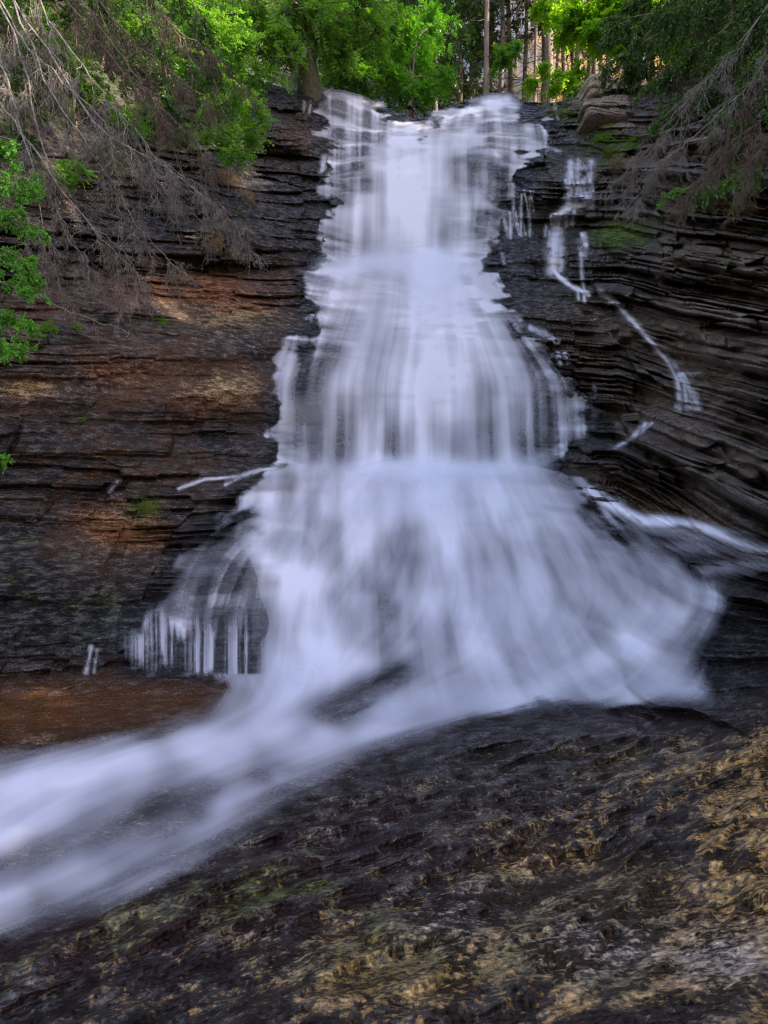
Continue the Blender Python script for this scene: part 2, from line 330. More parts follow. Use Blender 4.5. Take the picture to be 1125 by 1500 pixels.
def rock_material():
    m, nt, out = new_mat('wet_bedrock'); L = nt.links.new
    b = N(nt, 'ShaderNodeBsdfPrincipled'); L(b.outputs[0], out.inputs[0])
    tone = N(nt, 'ShaderNodeAttribute', attribute_name='tone'); dry = N(nt, 'ShaderNodeAttribute', attribute_name='dry')
    tc = N(nt, 'ShaderNodeTexCoord')
    mp = N(nt, 'ShaderNodeMapping'); mp.inputs['Scale'].default_value = (.85, 1, 1)
    ly = N(nt, 'ShaderNodeAttribute', attribute_name='lying'); zs = N(nt, 'ShaderNodeMapRange', i_1=0., i_2=1., i_3=2.6, i_4=.15); L(ly.outputs['Fac'], zs.inputs[0])
    sx = N(nt, 'ShaderNodeSeparateXYZ'); L(tc.outputs['Object'], sx.inputs[0]); zm = N(nt, 'ShaderNodeMath', operation='MULTIPLY'); L(sx.outputs[2], zm.inputs[0]); L(zs.outputs[0], zm.inputs[1])
    cx = N(nt, 'ShaderNodeCombineXYZ'); L(sx.outputs[0], cx.inputs[0]); L(sx.outputs[1], cx.inputs[1]); L(zm.outputs[0], cx.inputs[2]); L(cx.outputs[0], mp.inputs[0])
    nf = N(nt, 'ShaderNodeTexNoise', i_Scale=55., i_Detail=6., i_Roughness=.65); L(mp.outputs[0], nf.inputs['Vector'])
    nm = N(nt, 'ShaderNodeTexNoise', i_Scale=13., i_Detail=8., i_Roughness=.62); L(mp.outputs[0], nm.inputs['Vector'])
    nk = N(nt, 'ShaderNodeTexNoise', i_Scale=6.5, i_Detail=12., i_Roughness=.72); L(mp.outputs[0], nk.inputs['Vector'])
    mr = N(nt, 'ShaderNodeMapRange', i_1=.34, i_2=.66, i_3=.15, i_4=2.3); L(nf.outputs[0], mr.inputs[0])
    mul = N(nt, 'ShaderNodeVectorMath', operation='SCALE'); L(tone.outputs['Color'], mul.inputs[0]); L(mr.outputs[0], mul.inputs['Scale'])
    # crust, rust, moss and painted sun spots in ragged specks: as much of it as the attribute says
    t2 = N(nt, 'ShaderNodeAttribute', attribute_name='mineral_sun'); am = N(nt, 'ShaderNodeAttribute', attribute_name='amount')
    th = N(nt, 'ShaderNodeMath', operation='MULTIPLY_ADD', i_1=.34); L(am.outputs['Fac'], th.inputs[0])
    ns = N(nt, 'ShaderNodeTexNoise', i_Scale=34., i_Detail=8., i_Roughness=.7); L(mp.outputs[0], ns.inputs['Vector'])
    nb = N(nt, 'ShaderNodeMix', data_type='FLOAT'); nb.inputs['Factor'].default_value = .55; L(nk.outputs[0], nb.inputs['A']); L(ns.outputs[0], nb.inputs['B'])
    L(nb.outputs[0], th.inputs[2])
    mk = N(nt, 'ShaderNodeMapRange', i_1=.635, i_2=.672); L(th.outputs[0], mk.inputs[0])
    hi = N(nt, 'ShaderNodeMapRange', i_1=.66, i_2=.90, i_3=.3, i_4=2.0); L(th.outputs[0], hi.inputs[0])
    m2 = N(nt, 'ShaderNodeVectorMath', operation='SCALE'); L(t2.outputs['Color'], m2.inputs[0]); L(hi.outputs[0], m2.inputs['Scale'])
    m3 = N(nt, 'ShaderNodeVectorMath', operation='SCALE'); L(m2.outputs[0], m3.inputs[0]); L(mr.outputs[0], m3.inputs['Scale'])
    cm = N(nt, 'ShaderNodeMix', data_type='RGBA'); L(mk.outputs[0], cm.inputs['Factor']); L(mul.outputs[0], cm.inputs['A']); L(m3.outputs[0], cm.inputs['B'])
    L(cm.outputs['Result'], b.inputs['Base Color'])
    # wet rock is glossy, dry patches and crusts are rougher
    r1 = N(nt, 'ShaderNodeMapRange', i_1=0., i_2=1., i_3=.09, i_4=.75); L(dry.outputs['Fac'], r1.inputs[0])
    r2 = N(nt, 'ShaderNodeMath', operation='MULTIPLY_ADD', i_1=.28); L(mk.outputs[0], r2.inputs[0]); L(r1.outputs[0], r2.inputs[2])
    L(r2.outputs[0], b.inputs['Roughness'])
    ng = N(nt, 'ShaderNodeTexNoise', i_Scale=7., i_Detail=3., i_Roughness=.6); L(mp.outputs[0], ng.inputs['Vector'])
    b0 = N(nt, 'ShaderNodeBump', i_Strength=1., i_Distance=.05); L(ng.outputs[0], b0.inputs['Height'])
    bp = N(nt, 'ShaderNodeBump', i_Strength=1., i_Distance=.035); L(nm.outputs[0], bp.inputs['Height']); L(b0.outputs[0], bp.inputs['Normal'])
    bp2 = N(nt, 'ShaderNodeBump', i_Strength=.5, i_Distance=.008); L(nf.outputs[0], bp2.inputs['Height']); L(bp.outputs[0], bp2.inputs['Normal'])
    L(bp2.outputs[0], b.inputs['Normal'])
    sv = N(nt, 'ShaderNodeMapRange', i_1=.46, i_2=.62, i_3=.03, i_4=1.0); L(nk.outputs[0], sv.inputs[0]); L(sv.outputs[0], b.inputs['Specular IOR Level'])
    return m
ROCK = rock_material()
ter = mesh_obj('terrain', np.stack([X, Yv, Z], -1).reshape(-1, 3), grid_faces(NR, NC), ROCK)
tag(ter, 'dark wet layered rock gorge and foreground bedrock with rust and tan patches', 'rock', kind='structure')
attr(ter, 'tone', np.clip(C, 0, 1).reshape(-1, 3), 'FLOAT_COLOR'); attr(ter, 'dry', dry.ravel()); attr(ter, 'mineral_sun', np.clip(M, 0, 1).reshape(-1, 3), 'FLOAT_COLOR'); attr(ter, 'amount', A_.ravel()); attr(ter, 'lying', flatn.ravel())
def ground_z(x, y):                              # height of the far ground near a world point (coarse)
    d = (bx-x)**2+(by-y)**2; i = np.unravel_index(np.argmin(d), d.shape); return float(bz[i])
# ------------------------------------------------------------------ water: silky sheets laid over the rock
GS = 1.5
gx_ = np.arange(-60, 1186, GS); gy_ = np.arange(118, 1412, GS)
QX, QY = np.meshgrid(gx_, gy_); HH, WW = QX.shape
FLOW = [ # where the water runs: polylines, downstream
 [(490,130),(488,200),(486,290),(480,370)],[(540,150),(535,220),(525,300),(520,370)],[(600,190),(600,280),(600,370)],[(700,145),(670,175),(650,210),(650,290),(650,370)],
 [(740,140),(755,170),(765,200)],[(700,160),(705,220),(705,300),(690,370)],[(780,170),(795,210)],[(775,215),(755,260),(742,310),(715,350),(690,375)],
 [(470,385),(440,450),(430,500),(405,570),(400,670)],[(540,380),(520,450),(490,530),(480,600),(478,675)],[(600,380),(600,470),(580,560),(575,670)],[(640,380),(660,470),(670,560),(672,670)],
 [(690,380),(730,460),(770,540),(785,600),(790,665)],[(720,430),(790,500),(845,560),(868,600),(878,655)],
 [(560,690),(480,730),(400,800),(385,840)],[(440,690),(360,740),(290,790),(250,840),(235,900),(225,985)],[(400,790),(340,800),(300,850),(290,900),(280,985)],[(385,840),(380,900),(365,985)],
 [(560,690),(520,740),(480,780),(420,800),(410,830),(440,900),(460,1000)],[(600,700),(590,770),(570,820),(500,870),(470,920),(460,980)],[(620,700),(630,800),(620,880),(590,940),(520,1000),(430,1050)],
 [(660,700),(700,800),(720,900),(700,960),(600,1010),(480,1070)],[(700,690),(780,780),(840,860),(830,930),(740,990),(600,1040),(450,1100)],[(760,690),(860,760),(940,830),(960,880),(880,950),(760,1010),(600,1060),(450,1120)],
 [(830,690),(900,760),(980,810),(1050,870),(1040,900),(960,945),(860,990),(740,1030)],[(1055,880),(1020,950),(1000,990),(980,1030)],[(1060,890),(1050,950),(1040,1028)],[(980,900),(950,960),(930,1020)],
 [(1040,1030),(900,1030),(760,1045),(640,1065),(520,1100),(420,1145),(300,1215),(150,1290),(0,1350),(-60,1375)],
 [(460,1000),(400,1050),(300,1090),(180,1115),(60,1150),(-60,1230)],[(520,1040),(430,1080),(330,1110),(200,1160),(80,1230),(-60,1320)],[(380,995),(330,1020),(230,1060),(100,1100),(-60,1130)],
 [(600,1070),(480,1115),(360,1150),(240,1200),(100,1270),(-60,1340)],[(120,985),(200,992),(330,1000),(420,1000)],
 [(865,722),(905,745),(950,765),(1000,765),(1060,785),(1125,808),(1190,830)],
 [(850,235),(848,298),(822,312),(815,335),(812,395),(835,418),(862,432)],[(870,425),(905,450),(945,490),(985,535),(996,556),(1004,600)],[(945,620),(920,645)],[(255,716),(300,702),(350,697),(420,686)][::-1],
 [(790,485),(812,500)],[(900,300),(900,400)],[(760,290),(760,345)],
]
pts = []
for P in FLOW:
    for (x1, y1), (x2, y2) in zip(P[:-1], P[1:]):
        n = max(1, int(math.hypot(x2-x1, y2-y1)/28)); l = math.hypot(x2-x1, y2-y1)
        for k in range(n):
            t = (k+.5)/n; pts.append((x1+(x2-x1)*t, y1+(y2-y1)*t, (x2-x1)/l, (y2-y1)/l))
pts = np.array(pts)
def idw(cx, cy, P, p=4., eps=60.):
    out = np.zeros(cx.shape+(P.shape[1]-2,)); w = np.zeros(cx.shape)
    for q in P:
        k = 1/((cx-q[0])**2+(cy-q[1])**2+eps)**(p/2); w += k
        for j in range(P.shape[1]-2): out[..., j] += k*q[2+j]
    return out/w[..., None]
cgx = np.arange(-60, 1200, 12.0); cgy = np.arange(112, 1424, 12.0); CGX, CGY = np.meshgrid(cgx, cgy)
fl = idw(CGX, CGY, pts, 3.2, 250.)
fl[..., 0] = blur(fl[..., 0], 1.2); fl[..., 1] = blur(fl[..., 1], 1.2)
def up(G): return bil(G, (QX+60)/12., (QY-112)/12.)
FX, FY = up(fl[..., 0]), up(fl[..., 1]); FX = FX*(1-.85*np.clip(sstep(545, 580, QY)*sstep(690, 670, QY)+sstep(890, 930, QY)*sstep(1000, 985, QY)*sstep(420, 390, QX)+.8*sstep(170, 220, QY)*sstep(390, 370, QY)+.35*sstep(690, 720, QY)*sstep(900, 850, QY), 0, 1)); n_ = np.hypot(FX, FY)+1e-6; FX /= n_; FY /= n_
nz = rng.random((HH, WW)).astype(np.float64)
def norm(a): a = a-a.mean(); return a/a.std()
nf_ = norm(blur(nz, .8)); nm_ = norm(blur(rng.random((HH, WW)), 3.0)); nc_ = norm(blur(rng.random((HH, WW)), 9.0))
stack = nf_.astype(np.float32), nm_.astype(np.float32), nc_.astype(np.float32)
ci, cj = np.meshgrid(np.arange(WW, dtype=np.float32), np.arange(HH, dtype=np.float32))
acc = [s.copy() for s in stack]; FXf = FX.astype(np.float32); FYf = FY.astype(np.float32)
acc_s = None
for sgn in (1, -1):
    x = ci.copy(); y = cj.copy()
    for k in range(34):
        xi = np.clip(x+.5, 0, WW-1).astype(np.int32); yi = np.clip(y+.5, 0, HH-1).astype(np.int32)
        vx = FXf[yi, xi]; vy = FYf[yi, xi]
        x += sgn*vx*1.7; y += sgn*vy*1.7
        xi = np.clip(x+.5, 0, WW-1).astype(np.int32); yi = np.clip(y+.5, 0, HH-1).astype(np.int32)
        w = math.exp(-(k/24.)**2)
        for a, s in zip(acc, stack): a += w*s[yi, xi]
s_f, s_m, s_c = [np.clip(norm(a.astype(np.float64)), -2.6, 2.6) for a in acc]
s_c = norm(blur(s_c, 2.0)); s_f = norm(blur(s_f, .6))

DP = np.array([(490,150,.75),(530,150,.55),(560,168,.6),(500,190,.75),(478,200,.6),(483,215,.2),(500,210,.42),(530,200,.5),(490,230,.6),(520,230,.5),(545,225,.6),(485,260,.65),(505,262,.2),(530,260,.45),(500,285,.3),(470,230,.2),
(580,167,.2),(600,172,.25),(620,172,.35),(590,182,.6),(560,190,.45),
(600,200,.95),(575,205,.85),(560,240,.9),(600,250,1),(640,230,.95),(600,300,.95),(540,300,.85),(570,340,.75),(500,320,.72),(520,340,.62),(520,365,.42),(490,360,.6),(545,370,.6),(600,350,.85),(640,310,.85),(650,350,.62),(600,375,.65),(660,265,.85),(655,240,.8),(680,240,.45),(690,255,.3),(680,270,.35),(665,210,.8),(700,280,.85),(640,270,.95),(690,310,.75),(680,340,.5),(705,350,.7),(650,370,.75),
(650,165,.8),(680,160,.72),(720,145,.9),(700,160,.85),(740,150,.85),(752,165,.5),(710,175,.45),(690,185,.6),(720,190,.5),(740,190,.4),(760,200,.4),(780,190,.65),(800,200,.6),(700,200,.6),(730,205,.45),(750,215,.3),(690,220,.45),(720,230,.7),(735,240,.12),(745,250,.1),(730,268,.12),(715,260,.75),(765,230,.8),(755,250,.75),(748,280,.7),(742,300,.6),(730,285,.08),(724,300,.2),(715,320,.5),(700,330,.3),(740,325,.25),(730,345,.5),(710,300,.5),
(480,385,.72),(520,388,.9),(560,400,.9),(620,390,1),(680,370,.95),(700,390,.7),(640,420,1),(580,430,.85),(540,430,.9),(500,430,.82),(456,430,.4),(470,460,.62),(500,480,.8),(600,470,.9),(660,460,.95),(700,440,.72),(722,470,.5),(640,500,.95),(600,530,.6),(585,560,.52),(580,500,.68),(540,510,.8),(480,520,.4),(440,520,.3),(460,550,.45),(420,540,.38),(415,570,.2),(500,560,.8),(450,600,.62),(420,620,.5),(403,650,.35),(500,600,.68),(480,650,.52),(505,665,.55),(560,600,.5),(572,650,.35),(540,660,.52),(620,620,.55),(640,580,.78),(660,640,.5),(650,540,.9),(700,520,.8),(700,600,.65),(720,640,.5),(740,520,.6),(760,570,.5),(750,620,.42),(780,640,.3),(772,600,.28),(800,560,.45),(830,580,.36),(800,520,.3),(760,480,.3),(860,600,.42),(820,620,.42),(840,640,.3),(872,640,.45),(790,510,.22),(700,660,.5),(620,665,.58),
(440,692,.6),(480,692,.8),(560,690,.9),(640,690,.92),(740,690,.85),(830,675,.5),(840,705,.35),(500,720,.8),(620,730,.9),(700,740,.85),(780,740,.75),(860,750,.45),(900,752,.35),(400,740,.5),(380,760,.42),(340,770,.32),(300,790,.25),(430,770,.7),(460,790,.4),(490,800,.32),(480,820,.36),(540,770,.62),(560,800,.42),(600,790,.45),(640,790,.75),(700,800,.7),(740,800,.55),(760,850,.62),(700,850,.7),(820,800,.58),(880,800,.42),(920,790,.3),(960,800,.22),(1000,820,.25),(400,830,.72),(412,870,.75),(440,850,.85),(470,850,.85),(450,900,.88),(460,950,.85),(380,800,.5),(350,830,.1),(320,850,.1),(280,830,.2),(300,880,.08),(240,880,.22),(240,930,.45),(270,920,.5),(210,940,.42),(220,970,.42),(260,970,.3),(300,930,.12),(330,910,.12),(360,900,.15),(350,960,.25),(300,970,.2),(380,960,.55),(378,900,.3),(535,850,.2),(550,880,.2),(530,910,.2),(545,932,.32),(510,880,.5),(575,840,.35),(600,870,.55),(600,930,.62),(640,900,.62),(640,960,.45),(640,985,.3),(700,930,.68),(720,980,.68),(800,900,.62),(800,970,.75),(870,940,.7),(860,870,.5),(900,860,.45),(950,850,.4),(940,900,.72),(990,840,.38),(1000,890,.65),(1045,885,.55),(1000,950,.35),(980,1000,.35),(1030,1000,.25),(1025,1024,.5),(940,1020,.58),(860,1020,.58),(1020,920,.55),(960,960,.48),(600,1020,.75),(680,1030,.68),(760,1040,.5),(820,1000,.68),(900,990,.55),(540,980,.62),(530,1010,.10),(490,1030,.06),(570,990,.25),(460,1048,.15),(470,1075,.6),(430,1020,.85),(480,990,.88),(400,1010,.7),(350,1002,.45),(200,990,.25),(260,995,.35),(150,990,.5),(290,1030,.12),(340,1045,.5),(220,1060,.1),
(130,965,.4),(160,960,.12),(180,985,.15),(400,1060,.85),(300,1095,.75),(200,1115,.75),(100,1140,.85),(30,1160,.88),(0,1200,.8),(0,1120,.45),(60,1200,.68),(150,1170,.5),(280,1150,.45),(380,1120,.42),(460,1110,.6),(560,1070,.75),(640,1060,.62),(560,1098,.4),(250,1185,.22),(150,1212,.18),(80,1240,.22),(20,1290,.3),(180,1250,.36),(300,1210,.40),(400,1160,.38),(300,1245,.25),(200,1290,.4),(100,1320,.45),(20,1345,.4),(0,1320,.45),(120,1285,.48),(350,1110,.65),(100,1345,.15),(0,1378,.15),(700,1055,.35),(850,1040,.25),(-40,1180,.8),(-40,1300,.4)])
_dx = np.arange(-60, 1200, 7.0); _dy = np.arange(112, 1424, 7.0); _DX, _DY = np.meshgrid(_dx, _dy)
dd = blur(idw(_DX, _DY, DP, 4.5, 60.)[..., 0], .9)
D = bil(dd, (QX+60)/7., (QY-112)/7.)
def pl(P):
    m = np.full(QX.shape, 1e9)
    for (x1, y1), (x2, y2) in zip(P[:-1], P[1:]):
        ex, ey = x2-x1, y2-y1; t = np.clip(((QX-x1)*ex+(QY-y1)*ey)/(ex*ex+ey*ey), 0, 1)
        m = np.minimum(m, np.hypot(QX+7*wob-x1-t*ex, QY+6*wob2-y1-t*ey))
    return m
wob2 = norm(blur(rng.random((HH, WW)), 12.))
wob = blur(rng.random((HH, WW)), 9.); wob = (wob-wob.mean())/wob.std()
for x, y, sx, sy, ro, e, d, k in [(478,792,42,24,4,1.4,.46,.75),(540,868,30,62,14,1.4,.40,.75),(335,850,44,62,12,1.5,.10,.9),(300,895,40,30,0,1.4,.12,.8),(535,1012,80,17,-27,1.6,.06,1.),(640,968,34,26,-10,1.3,.34,.8),(590,790,22,34,0,1.3,.42,.7),
      (255,1190,160,22,-16,1.3,.14,.95),(100,1245,120,18,-18,1.3,.16,.9),(350,920,30,40,0,1.3,.12,.7),(583,548,30,44,0,1.3,.50,.8),(468,525,40,20,-10,1.3,.36,.8),(525,366,26,16,0,1.3,.42,.8),(680,262,16,26,0,1.6,.26,.8),(575,650,16,40,0,1.3,.36,.8),(480,650,16,34,0,1.3,.5,.6),
      (850,640,30,30,0,1.3,.3,.6),(940,795,70,20,25,1.3,.2,.7),(900,855,60,14,10,1.2,.42,.6),(985,985,24,36,0,1.3,.3,.7),(310,1240,140,14,-18,1.3,.3,.7),(730,1000,60,12,-8,1.2,.5,.5),(800,840,60,14,15,1.2,.48,.5),(720,820,18,40,0,1.2,.52,.5),(820,945,60,12,-10,1.2,.5,.5)]:
    m = k*plat(QX+5*wob, QY+4*wob, x, y, sx, sy, ro, e); D = D*(1-m)+d*m
for P, w_, d in [([(392,700),(398,750),(378,790),(392,826),(435,850),(480,848),(525,805),(545,760)],15,.86),([(452,860),(452,930),(468,985),(440,1020)],22,.92),([(1058,882),(1000,905),(930,938),(850,985),(760,1015),(640,1040),(540,1065),(460,1085)],15,.80),
      ([(590,955),(520,980),(450,1015),(400,1045)],12,.88),([(260,795),(245,835),(232,868)],5,.5),([(335,768),(280,790),(258,815)],6,.5),([(470,1070),(380,1078),(280,1105),(160,1125),(40,1160),(-60,1200)],20,.88),([(700,1045),(600,1072),(500,1105),(420,1140),(330,1175)],9,.66),
      ([(330,1170),(220,1225),(110,1290),(-20,1330)],16,.5),([(640,390),(650,460),(640,520),(640,590)],26,.95),([(600,700),(640,745),(650,800)],24,.85),([(1035,1026),(960,1022),(900,1022)],7,.6),([(124,988),(200,990),(290,992),(375,990)],4,.62),([(750,205),(765,222),(756,255),(746,300),(735,335)],5,.8),
      ([(700,262),(698,300),(715,300)],8,.8),([(470,388),(520,392),(600,386),(680,372)],10,.9),([(440,697),(560,694),(680,694),(780,690)],13,.85),([(790,668),(880,658)],5,.6),([(870,752),(960,835),(1020,850),(1050,875)],8,.5),([(880,940),(960,920),(1030,905)],12,.72)]:
    m = np.exp(-(pl(P)/w_)**2)*np.clip(.9+.12*wob, 0, 1); D = np.maximum(D, D*(1-m)+d*m)
WDg = wdist(QX, QY)
topz = sstep(400, 330, QY); fall2 = sstep(480, 560, QY)*sstep(700, 670, QY); fan = sstep(690, 740, QY)*sstep(1010, 960, QY); strm = sstep(980, 1080, QY)
soft = 5 + 30*strm*sstep(1020, 1100, QY) + 8*fan + 22*sstep(930, 1010, QX)*sstep(800, 860, QY)
Wz = CZ+(CY-QY)/F*base_depth(QX, QY); Wx = (QX-CX)/F*base_depth(QX, QY)
rag = fbm(Wx*1.8, Wx*0+1, Wz*3.2, 4, 93)
edge = sstep(-.3*soft, soft+7, WDg + (rag-.54)*80*sstep(135, 175, QY)*(1-.8*strm) + (s_m*(2.5+2*fall2+3*fan) + s_f*1.5)*sstep(150, 230, QY))
lump = norm(blur(rng.random((HH, WW)), 14.)); lump2 = norm(blur(rng.random((HH, WW)), 30.)); lump0 = norm(blur(rng.random((HH, WW)), 7.))
s_c2 = norm(blur(s_c, 3.0)); upr = sstep(700, 670, QY)
fallv = np.clip(plat(QX, QY, 560, 320, 120, 60, 0, 2)+fall2, 0, 1)                 # free-falling sheets: upright threads
Dl = blur(D, 5.5); Du = blur(D, 1.6); _k = sstep(660, 720, QY); D = Du*(1-_k)+Dl*_k
s_m = blur(s_m, .9)
streak = upr*(.035*s_f+.085*s_m+.10*s_c+fallv*(.05*s_m+.05*s_c)) + (1-upr)*(1-strm)*(.012*s_f+.032*s_m+.075*s_c2) + strm*(.012*s_f+.04*s_m+.11*s_c2)
D = D + .07*fan*(D > .3)
D = np.clip(D + .09*strm*sstep(1050, 1080, QY)*sstep(.3, .5, D), 0, 1)
dens = D + streak*(1.5*D*(1-D)+.45) + (.03*lump0+.05*lump+.045*lump2)*(.4+.6*fan+.4*plat(QX, QY, 600, 460, 130, 70, 0, 2))*(D > .12)
def curtain(x1, y1, x2, y2, h, k, w=1.):          # one small drop off a bed: bright lip, threads, bright foot
    yl = y1+(y2-y1)*(QX-x1)/(x2-x1)+1.8*wob+.6*s_m; v = (QY-yl)/h
    e = sstep(x1-8, x1+10, QX+5*wob2)*sstep(x2+8, x2-10, QX+5*wob2)
    on = e*sstep(-.12, .0, v)*sstep(1.15, 1.0, v)
    val = np.clip(k*.8+.12+.30*s_m+.12*s_f+.12*wob, .05, .95)*(1-.45*v)+.45*np.exp(-((v-.02)/.10)**2)+.35*np.exp(-((v-1.03)/.12)**2)
    return on*w, val
lumpx = wob
for c in [(470,137,580,173,30,.5,.75),(484,186,562,192,20,.35,.8),(478,213,548,211,21,.45,.85),(474,236,540,237,18,.25,.8),(472,236,495,240,38,.65,.9),(500,262,550,262,22,.3,.5),
          (694,162,728,160,13,.3,.7),(726,152,768,160,15,.4,.7),(682,176,732,176,18,.3,.85),(730,178,778,180,16,.3,.85),(776,177,812,190,26,.6,.9),(700,199,778,199,11,.35,.7),(686,213,772,213,8,.3,.6),(700,149,735,146,10,.6,.4),
          (664,222,712,226,54,.25,.6),(712,226,736,232,60,.65,.7),(722,238,752,240,66,.04,.95),(575,163,620,166,12,.15,.9),(622,172,680,168,16,.55,.5),(688,330,716,332,22,.3,.6),(708,352,740,348,12,.5,.5),(690,305,722,303,24,.35,.5)]:
    on, val = curtain(*c); dens = dens*(1-on)+on*val
thr = (1-.75*fan*sstep(400, 440, QX)-.35*fan)*(sstep(.55, .2, D)*upr*sstep(420, 470, QY)+sstep(.5, .2, D)*(1-upr)*sstep(1000, 970, QY))
dens = dens*(1-.6*thr) + .6*thr*np.clip(D*.9+.16*s_m+.10*s_f+.06*s_c, 0, 1)
Wz = CZ+(CY-QY)/F*base_depth(QX, QY); Wx = (QX-CX)/F*base_depth(QX, QY)
# water breaks over small beds: ragged level bands, strongest near the sides of the falls
hb = fbm(Wx*1.5+.4*s_m*.2, Wx*0+3, Wz*5.5+.25*Wx, 4, 95); hb2 = fbm(Wx*2.6, Wx*0+8, Wz*12, 3, 97)
ed = (sstep(60, 5, WDg)*upr*(.60-.42*topz) + .16*upr*(1-fallv) + .45*(1-upr)*fan*sstep(420, 300, QX))*sstep(.38, .56, fbm(Wx*.7, Wx*0, Wz*.8, 2, 99))*1.25
dens = dens*(1+ed*(1.5*(hb-.5)*2*.9+.7*(hb2-.5)*2*.8)) + ed*.22*sstep(.56, .70, hb)
veil = fbm(Wx*4.5+.3*Wz, Wx*0+4, Wz*1.1, 4, 101)
_Yr = rock_depth(QX, QY); prot = np.clip((blur(_Yr, 9.)-blur(_Yr, 1.6))/.13, -1, 1.3)   # beds that stand out part the water
dens = dens*(1-(.30*upr+.34*(1-upr)*(1-strm))*np.clip(prot, 0, 1.3))+.10*np.clip(-prot, 0, 1)*(D > .15)*(1-strm)
dens += (1-upr)*(1-strm)*.55*(veil-.5)*sstep(.1, .4, D)
low = sstep(170, 185, QX)*sstep(392, 372, QX)*sstep(900, 930, QY-70*(fbm(QX/9., QX*0, QX*0+5, 2, 105)-.5))*sstep(990, 984, QY)
_vx = (QX-CX)/F*7.6+.004*wob; cx2 = .5*fbm(_vx*13, Wx*0+2, Wz*.3, 3, 102)+.5*fbm(_vx*42, Wx*0, Wz*.5, 2, 103); rg2 = fbm(Wx*3, Wx*0+7, Wz*5, 3, 104)
dens = dens*(1-low)+low*np.clip((.30+(cx2-.5)*1.9+.5*(rg2-.5))*(.55+.45*sstep(905, 970, QY)), .05, .6)
dens = np.clip(dens*1.07, 0, 1.02)**1.2*edge
# side rivulets
SIDE = [([(836,238),(834,298)],5,.5),([(846,236),(845,298)],4,.45),([(856,262),(855,298)],3,.55),([(865,238),(862,298)],4,.5),([(840,245),(862,247)],3,.4),
 ([(866,298),(838,302),(820,314),(815,335)],4,.7),([(830,305),(828,330)],4,.4),([(842,303),(838,328)],3,.4),([(815,335),(812,360),(810,396)],7,.6),([(822,335),(821,396)],4,.45),([(806,340),(805,360)],3,.4),
 ([(811,396),(822,408),(838,420),(862,431)],2.5,.8),([(847,424),(847,438)],2,.5),([(856,426),(856,440)],2,.55),([(851,368),(852,400),(856,430)],2,.3),
 ([(880,428),(905,447),(925,468),(948,494),(965,513),(984,533)],3.2,.75),([(984,533),(995,556),(997,598)],5,.6),([(990,545),(1010,570),(1022,596)],5,.5),([(994,550),(1004,575),(1006,598)],4,.5),([(992,596),(1024,598)],4,.5),
 ([(945,622),(932,634),(926,642)],3,.55),([(955,620),(938,634)],2,.35),([(926,642),(900,656)],2.,.4),
 ([(422,685),(380,688),(350,698),(300,702),(262,716)],1.7,.6),([(385,688),(355,697),(330,710)],2,.4),([(172,706),(160,720)],2,.2),
 ([(778,480),(797,488),(814,500)],3.5,.6),([(818,518),(821,532)],3,.5),([(827,518),(833,532)],2.5,.5),
 ([(752,285),(752,330)],1.6,.3),([(764,285),(763,345)],1.6,.35),([(776,290),(776,345)],1.6,.3),([(735,310),(745,345)],3,.4),([(747,312),(748,348)],2,.5),([(800,330),(799,345)],2,.25),([(858,350),(857,375)],3,.3),
 ([(134,948),(130,966),(126,985)],2.5,.35),([(142,952),(140,966),(138,985)],1.6,.25),([(812,152),(814,165),(817,175)],1.8,.5),([(800,215),(820,222)],2,.3),([(736,372),(738,385)],2,.4),
 ([(865,720),(900,741),(945,763),(1000,765),(1050,780),(1125,806),(1190,828)],6.5,.85),([(900,745),(950,772),(1000,776),(1060,795),(1125,822)],12,.2),([(1010,845),(1050,832),(1110,826)],9,.16),([(960,805),(1020,800),(1090,806)],10,.16),
 ([(455,150),(453,165)],1.5,.3),([(446,150),(445,162)],1.5,.25),([(475,232),(472,250)],3,.5)]
side = np.zeros_like(D)
colx = .6*fbm(Wx*9, Wx*0+2, Wz*.6, 3, 88)+.4*fbm(Wx*24, Wx*0, Wz*.9, 2, 89); brk = fbm(Wx*5, Wx*0, Wz*7, 3, 90)
for x0, x1, y0, y1, k, sk in [(829,868,232,264,.30,0),(826,870,262,298,.45,0),(806,832,312,340,.5,0),(803,828,340,366,.45,0),(804,824,366,398,.45,0),(846,862,340,376,.15,0),(748,782,278,345,.12,0),(990,1026,545,600,.35,0),]:
    on = sstep(x0-3, x0+4, QX)*sstep(x1+3, x1-4, QX)*sstep(y0-1.5, y0+2, QY)*sstep(y1+1.5, y1-2, QY); v = (QY-y0)/(y1-y0)
    side = np.maximum(side, on*np.clip(k*.8+(colx-.52)*4.2, 0, .85)*(.6+.8*sstep(.4, .6, brk))*(1-.3*v)+on*.5*(np.exp(-(v/.07)**2)+np.exp(-((v-1)/.07)**2))*np.clip(k*2, 0, 1)*sstep(.35, .55, brk))
for P, w, d in SIDE:
    m = np.full(D.shape, 1e9)
    for (x1, y1), (x2, y2) in zip(P[:-1], P[1:]):
        ex, ey = x2-x1, y2-y1; t = np.clip(((QX-x1)*ex+(QY-y1)*ey)/(ex*ex+ey*ey), 0, 1)
        m = np.minimum(m, np.hypot(QX-x1-t*ex, QY-y1-t*ey))
    wv = w*(.6+.9*brk)+.5; side = np.maximum(side, d*np.exp(-(m/wv)**2)*np.clip(.9+.5*sstep(.35, .62, brk)+.25*s_f, .3, 1.4))
main_on = WDg > -soft*.8-10
dens = np.where(main_on, np.maximum(dens, side*(WDg < 8)), 0)
sidew = np.where(main_on, 0, side)

